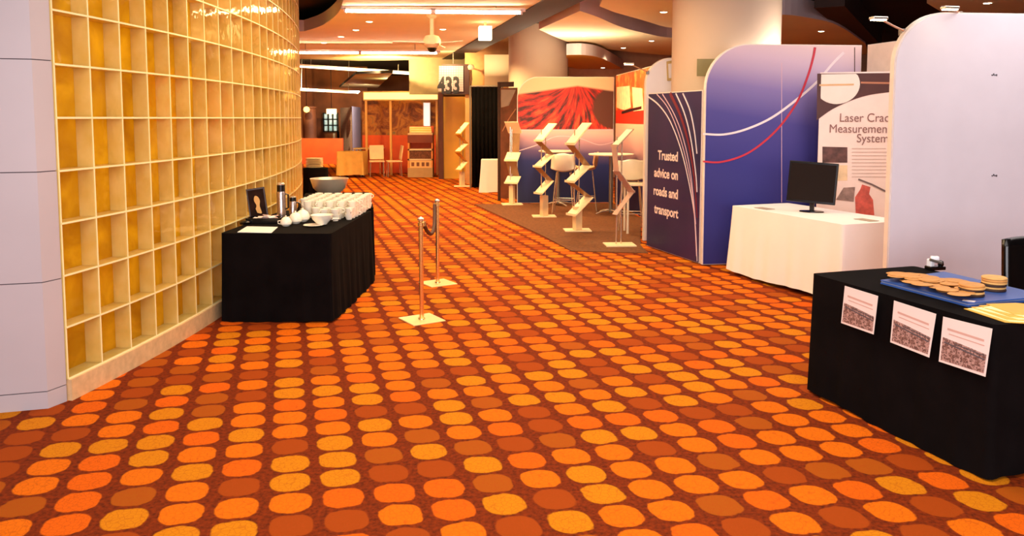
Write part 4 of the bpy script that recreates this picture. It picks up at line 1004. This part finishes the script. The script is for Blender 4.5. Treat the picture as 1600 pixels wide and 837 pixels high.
# shelf display unit
SP = Panel(fl(637, 277), fl(676, 277))
t = thing('shelf_unit', 'brochure shelf unit with yellow leaflets on top before the orange wall', 'shelf', SP.A, SP.rz)
def sbox(name, y0, y1, d0, d1, m, x0=637, x1=676):
    P_ = SP.poly([(x0, y1), (x1, y1), (x1, y0), (x0, y0)]); bm = bmesh.new(); prism(bm, P_, d0, d1, plane='XZ'); return build(name, bm, m, t)
sbox('base', 262, 276.9, 0, 0.4, mat('stone_base', (190, 150, 96), 0.6)); sbox('back_panel', 197, 262, 0.35, 0.4, mat('rust_back', (206, 80, 20), 0.6))
sbox('side_panel', 210, 262, 0, 0.36, mat('amber_side', (240, 150, 60), 0.5), 637, 639.5); sbox('side_panel', 210, 262, 0, 0.36, mat('amber_side', (240, 150, 60), 0.5), 674, 676)
sbox('shelf', 232.5, 235, 0, 0.36, M_crw); sbox('shelf', 248, 250.5, 0, 0.36, M_crw); sbox('shelf', 208, 210.5, 0, 0.36, M_crw)
sbox('brown_sign', 211, 223, -0.01, 0.02, mat('rust_sign', (120, 50, 20), 0.6)); sbox('woven_basket', 236, 248, 0.02, 0.3, mat('woven_basket', (110, 62, 36), 0.8, var=0.5, scale=30), 640, 674)
sbox('logo_board', 251, 262, 0.01, 0.04, mat('logo_board', (240, 190, 120), 0.6), 640, 674)
for x_ in (645, 653, 661, 668): sbox('logo_mark', 253.5, 259.5, 0.0, 0.01, mat('brown_logo', (130, 74, 40), 0.6), x_-2.2, x_+2.2)
for k in range(5): sbox('leaflet_row', 198+k*1.7, 208-k*0.2, 0.05+0.05*(4-k), 0.07+0.05*(4-k), mat('yellow_row', (255, 206, 96), 0.5) if k % 2 else mat('cream_row', (255, 228, 160), 0.5), 638+k, 672+k*0.5)
# white folding partition, clothed table, chairs
WP = Panel(fl(533, 251), fl(551, 256)); WP2 = Panel(fl(551, 256), fl(564, 250))
t = thing('white_partition', 'white squared folding partition left of the orange shop front', 'partition', WP.A, 0)
bm = bmesh.new(); hgt = WP.at(540, 168)[1]
dd = WP.B-WP.A; d2 = WP2.B-WP.A
prism(bm, [(0, 0), (dd.x, dd.y), (dd.x, dd.y+0.05), (0, 0.05)], 0.0, hgt); build('leaf', bm, gridm(), t)
bm = bmesh.new(); prism(bm, [(dd.x, dd.y), (d2.x, d2.y), (d2.x, d2.y+0.05), (dd.x, dd.y+0.05)], 0.0, hgt+0.03); build('leaf', bm, mat('lilac_leaf', (196, 186, 206), 0.7), t)
p = fl(556, 223, .75)
p = dp(550, 263, 22.6); 
t = thing('clothed_table', 'small table with yellow cloth beside the white partition', 'table', (p.x, p.y, 0), 0)
build('tablecloth', draped(0.75, 0.6, 0.75, 0.08, 0.02, 0.03, 8, 2), mat('yellow_cloth', (222, 170, 80), 0.7), t, smooth=True)
for sx in (-1, 1):
    bm = bmesh.new(); tube(bm, [(sx*0.3, 0.2, 0.74), (sx*0.3, 0.2, 0)], 0.02); build('leg', bm, M_grey, t)
    bm = bmesh.new(); tube(bm, [(sx*0.3, -0.2, 0.74), (sx*0.3, -0.2, 0)], 0.02); build('leg', bm, M_grey, t)
p = fl(576, 272)
t = thing('cafe_table', 'pale open legged table before the orange panel', 'table', (p.x, 23.85, 0), 0)
bm = bmesh.new(); bx(bm, (0, 0, 0.78), (0.85, 0.7, 0.04), bev=0.008); build('tabletop', bm, mat('gold_top', (252, 206, 130), 0.4), t)
for sx in (-1, 1):
    for sy in (-1, 1):
        bm = bmesh.new(); tube(bm, [(sx*0.38, sy*0.3, 0.77), (sx*0.38, sy*0.3, 0)], 0.02); build('leg', bm, mat('gold_leg', (240, 170, 90), 0.4), t)
def cafe_chair(px, py, rz, lb):
    p = dp(px, py, 22.75); t = thing('cafe_chair', lb, 'chair', (p.x, p.y, 0), rz, 'pale shell chairs')
    bm = bmesh.new(); bx(bm, (0, 0, 0.45), (0.44, 0.44, 0.04), bev=0.015); build('seat', bm, mat('peach_shell', (255, 214, 160), 0.4), t)
    bm = bmesh.new(); bx(bm, (0, 0.21, 0.7), (0.42, 0.04, 0.42), rot=Matrix.Rotation(-0.15, 4, 'X'), bev=0.015); build('backrest', bm, mat('peach_shell', (255, 214, 160), 0.4), t)
    for sx in (-1, 1):
        for sy in (-1, 1):
            bm = bmesh.new(); tube(bm, [(sx*0.18, sy*0.18, 0.44), (sx*0.2, sy*0.2, 0)], 0.014); build('leg', bm, M_chrome, t)
    return t
cafe_chair(589, 262, 0.2, 'peach chair behind the pale open legged table')
cafe_chair(616, 268, -1.3, 'peach chair seen from the side right of the pale table')
# far left background
wl = wallbox('wall_back', 440, 0, 535, 29.0, 0, 0.95, mat('low_orange_wall', (214, 78, 20), 0.8, var=0.2, scale=2), 0.15)
wallbox('wall_back', 440, 0, 575, 33, 0, 3.85, mat('dark_far_wall', (130, 72, 34), 0.8, var=0.4, scale=1.2))
def windowm():
    q = NT('bright_window'); o, s = q.obj(); nz = q.noise(o, 3, 4)
    cc_ = q.ramp(nz, [(0.3, srgb(120, 160, 160)), (0.6, srgb(225, 235, 225))])
    q.link(cc_, q.b.inputs['Base Color']); q.link(cc_, q.b.inputs['Emission Color']); q.b.inputs['Emission Strength'].default_value = 0.7; return q.m
a_ = dp(506, 205, 32.8); b_ = dp(527, 177, 32.8)
bm = bmesh.new(); bx(bm, ((a_.x+b_.x)/2, 32.85, (a_.z+b_.z)/2), (b_.x-a_.x, 0.05, b_.z-a_.z)); wn_ = struct(build('window_1', bm, windowm()))
bm = bmesh.new(); n_ = 3
for k in range(n_+1): bx(bm, (a_.x+(b_.x-a_.x)*k/n_, 32.8, (a_.z+b_.z)/2), (0.06, 0.06, b_.z-a_.z+0.06))
for k in range(4): bx(bm, ((a_.x+b_.x)/2, 32.8, a_.z+(b_.z-a_.z)*k/3), (b_.x-a_.x+0.06, 0.06, 0.05))
struct(build('window_frame', bm, mat('dark_green_frame', (30, 44, 44), 0.5), wn_))
p = dp(484, 200, 30.5); bm = bmesh.new(); lathe(bm, [(0, 0), (0.26, 0), (0.26, 2.05), (0.29, 2.08), (0.29, 2.15), (0, 2.15)], 28)
tag(build('brown_bollard', bm, mat('brown_column', (134, 78, 46), 0.6), None, (p.x, p.y, 0), smooth=True), 'short brown round column beyond the end of the glass wall', 'column')
p = dp(479, 171, 29.5)
t = thing('globe_lamp', 'small glowing globe lamp above the short brown column', 'lamp', (p.x, p.y, p.z))
bm = bmesh.new(); lathe(bm, [(0, -0.12), (0.09, -0.08), (0.12, 0), (0.09, 0.08), (0, 0.12)], 20); build('globe', bm, emit('globe_glow', (255, 200, 110), 2.5), t, smooth=True)
bm = bmesh.new(); tube(bm, [(0, 0, 0.1), (0, 0, 3.84-p.z)], 0.012, 6); build('cord', bm, M_blackg, t)
p = dp(518, 174, 28.5)
t = thing('drum_lamp', 'glowing cream drum pendant lamp before the far window', 'lamp', (p.x, p.y, p.z))
bm = bmesh.new(); lathe(bm, [(0, -0.09), (0.18, -0.09), (0.18, 0.09), (0, 0.09)], 24); build('shade', bm, emit('drum_glow', (255, 225, 150), 2.5), t, smooth=True)
bm = bmesh.new(); tube(bm, [(0, 0, 0.09), (0, 0, 3.84-p.z)], 0.012, 6); build('cord', bm, M_blackg, t)
# rail posts
for (px, py, y0, m_, lb) in ((523, 249, 208, M_frame, 'white upright rail post left of the dark one'), (529, 250, 206, M_blackg, 'black upright rail panel touching the white partition')):
    p = fl(px, py); hgt = dp(px, y0, p.y).z
    bm = bmesh.new(); bx(bm, (0, 0, hgt/2), (0.09, 0.09, hgt), bev=0.01); bx(bm, (0, 0, 0.02), (0.18, 0.18, 0.04), bev=0.005)
    tag(build('rail_post', bm, m_, None, (p.x, p.y, 0)), lb, 'post')

# ================================================================ ceiling fittings
M_tube = emit('fluorescent_tube', (255, 228, 196), 34)
M_tube2 = emit('dim_fluorescent_tube', (255, 214, 170), 5)
def fluoro(x0, y0, x1, y1, Y0, Y1, label, n=2):
    a_ = dp(x0, y0, Y0); b_ = dp(x1, y1, Y1); d = b_-a_; L_ = d.length
    t = thing('fluorescent_light', label, 'light', (a_.x, a_.y, a_.z), math.atan2(d.y, d.x)); tilt = -math.atan2(d.z, math.hypot(d.x, d.y))
    t.rotation_euler = (0, tilt, math.atan2(d.y, d.x))
    bm = bmesh.new(); bx(bm, (L_/2, 0.03, 0.045), (L_+0.08, 0.10, 0.05), bev=0.01); build('housing', bm, M_fascia, t)
    sg = L_/n
    for k in range(n):
        bm = bmesh.new(); tube(bm, [(k*sg+0.04, 0, 0), ((k+1)*sg-0.04, 0, 0)], 0.024, 10); build('tube', bm, M_tube if Y0 < 20 else M_tube2, t, smooth=True)
        for e_ in (k*sg+0.02, (k+1)*sg-0.02):
            bm = bmesh.new(); bx(bm, (e_, 0.01, 0.01), (0.03, 0.06, 0.07)); build('end_cap', bm, M_fascia, t)
    for e_ in (L_*0.15, L_*0.85):
        bm = bmesh.new(); tube(bm, [(e_, 0.03, 0.06), (e_, 0.03, 0.06+max(0.03, (3.41 if a_.y < 23 else 3.85)-a_.z-0.06))], 0.008, 6); build('hanger', bm, M_grey, t)
    return t
fluoro(537, 17, 817, 20, 12.0, 12.0, 'nearest long fluorescent tube light under the pale soffit')
fluoro(440, 82, 685, 83, 18.0, 18.0, 'second fluorescent tube light beyond the ceiling fan')
fluoro(455, 103, 650, 116, 22.0, 23.6, 'third thinner fluorescent tube light near the dark far ceiling', 2)
fluoro(455, 140, 560, 145, 27.0, 28.0, 'farthest fluorescent tube light before the lit window', 2)
# ceiling fan
p = dp(675, 65, 13.0)
t = thing('ceiling_fan', 'cream ceiling fan hanging from a rod below the soffit', 'fan', (p.x, p.y, 0))
zf_ = p.z
bm = bmesh.new(); tube(bm, [(0, 0, zf_+0.08), (0, 0, ZC)], 0.035, 12); build('rod', bm, M_crw, t, smooth=True)
bm = bmesh.new(); lathe(bm, [(0, -0.11), (0.09, -0.1), (0.14, -0.05), (0.145, 0.03), (0.11, 0.09), (0.04, 0.11), (0, 0.11)], 28, (0, 0, zf_)); build('motor', bm, M_crw, t, smooth=True)
bm = bmesh.new(); lathe(bm, [(0, -0.18), (0.05, -0.17), (0.08, -0.11), (0, -0.10)], 20, (0, 0, zf_)); build('bottom_cap', bm, M_blackg, t, smooth=True)
bm = bmesh.new(); lathe(bm, [(0, 0.0), (0.09, 0.0), (0.09, -0.03), (0.05, -0.07), (0, -0.07)], 20, (0, 0, ZC)); build('ceiling_rose', bm, M_crw, t, smooth=True)
for k in range(3):
    a_ = math.radians(200+120*k); bm = bmesh.new()
    bx(bm, (0.38*math.cos(a_), 0.38*math.sin(a_), zf_-0.03), (0.55, 0.10, 0.008), rot=Matrix.Rotation(a_, 4, 'Z') @ Matrix.Rotation(0.15, 4, 'X')); build('blade', bm, M_wplastic, t)
# lantern
p = dp(758, 52, 14.0)
t = thing('cube_lantern', 'glowing white cube pendant lantern right of the ceiling fan', 'lamp', (p.x, p.y, p.z))
bm = bmesh.new(); bx(bm, (0, 0, 0), (0.23, 0.23, 0.24), 0.1, bev=0.012); build('shade', bm, emit('lantern_glow', (255, 232, 176), 3), t)
bm = bmesh.new(); tube(bm, [(0, 0, 0.12), (0, 0, 3.4-p.z)], 0.02, 8); build('stem', bm, M_crw, t)
# recessed downlights
M_dl = emit('downlight_glow', (255, 226, 176), 14)
n_dl = 0
DLS = [(577, 34, ZC, 'first'), (556, 47, ZC, 'second'), (533, 57.5, ZC, 'third'), (506, 67, ZC, 'fourth'), (692, 46, ZC, 'behind the fan rod'), (912, 56, ZC, 'a'), (1018, 64, ZC, 'b'), (1283, 49, ZC, 'c'), (1037, 19, ZC+0.03, 'd'), (1543, 5, ZC, 'e'), (974, 75, ZC, 'f'), (942, 106, 3.1, 'g')]
LBL = ['recessed downlight nearest in the left row of the pale soffit', 'second recessed downlight of the left row in the pale soffit', 'third recessed downlight of the left row in the pale soffit', 'farthest recessed downlight of the left row in the pale soffit',
       'lone recessed downlight behind the ceiling fan rod', 'left recessed downlight in the wavy cloud above the red wall', 'right recessed downlight in the wavy cloud left of the large column', 'recessed downlight right of the large round column', 'recessed downlight in the nearer soffit left of the large column', 'recessed downlight above the big white panel', 'recessed downlight near the back edge of the wavy cloud', 'recessed downlight in the gold-lit soffit over the red wall']
for (px, py, z, _), lb in zip(DLS, LBL):
    p = fl(px, py, z)
    t = thing('downlight', lb, 'light', (p.x, p.y, z), 0, 'recessed downlights')
    bm = bmesh.new(); lathe(bm, [(0.055, -0.001), (0.075, -0.003), (0.08, 0.0), (0.055, 0.01)], 24); build('trim_ring', bm, M_frame, t, smooth=True)
    bm = bmesh.new(); lathe(bm, [(0, -0.008), (0.03, -0.008), (0.056, -0.002), (0.056, 0.012), (0, 0.012)], 24); build('lens', bm, M_dl, t, smooth=True)
# spotlights on arms at right
for (px, py, ex, ey, Y, lb) in ((1372, 28, 1412, 48, 6.42, 'clip spotlight on an arm over the top left of the big white panel'), (1484, 12, 1500, 21, 6.5, 'clip spotlight on an arm above the middle of the big white panel'), (982, 99, 1012, 112, 10.72, 'arm spotlight reaching left from the white arch panel')):
    p = dp(px, py, Y-0.35); e_ = dp(ex, ey, Y); d = e_-p
    t = thing('arm_spotlight', lb, 'spotlight', (e_.x, e_.y, e_.z))
    bm = bmesh.new(); tube(bm, [-d*0.85, (-d.x*0.4, -d.y*0.4, -d.z*0.35), (0, 0, 0)], 0.008, 8); build('arm', bm, mat('tan_arm', (206, 150, 110), 0.4), t, smooth=True)
    bm = bmesh.new(); bx(bm, -d*0.98, (0.13, 0.06, 0.022), 0.2, bev=0.006); build('head', bm, M_chrome, t)
    bm = bmesh.new(); bx(bm, -d*0.98+Vector((0, 0, -0.014)), (0.11, 0.045, 0.008), 0.2); build('lens', bm, M_dl, t)
    bm = bmesh.new(); bx(bm, (0, 0.02, -0.01), (0.04, 0.06, 0.05), bev=0.004); build('clamp', bm, M_grey, t)
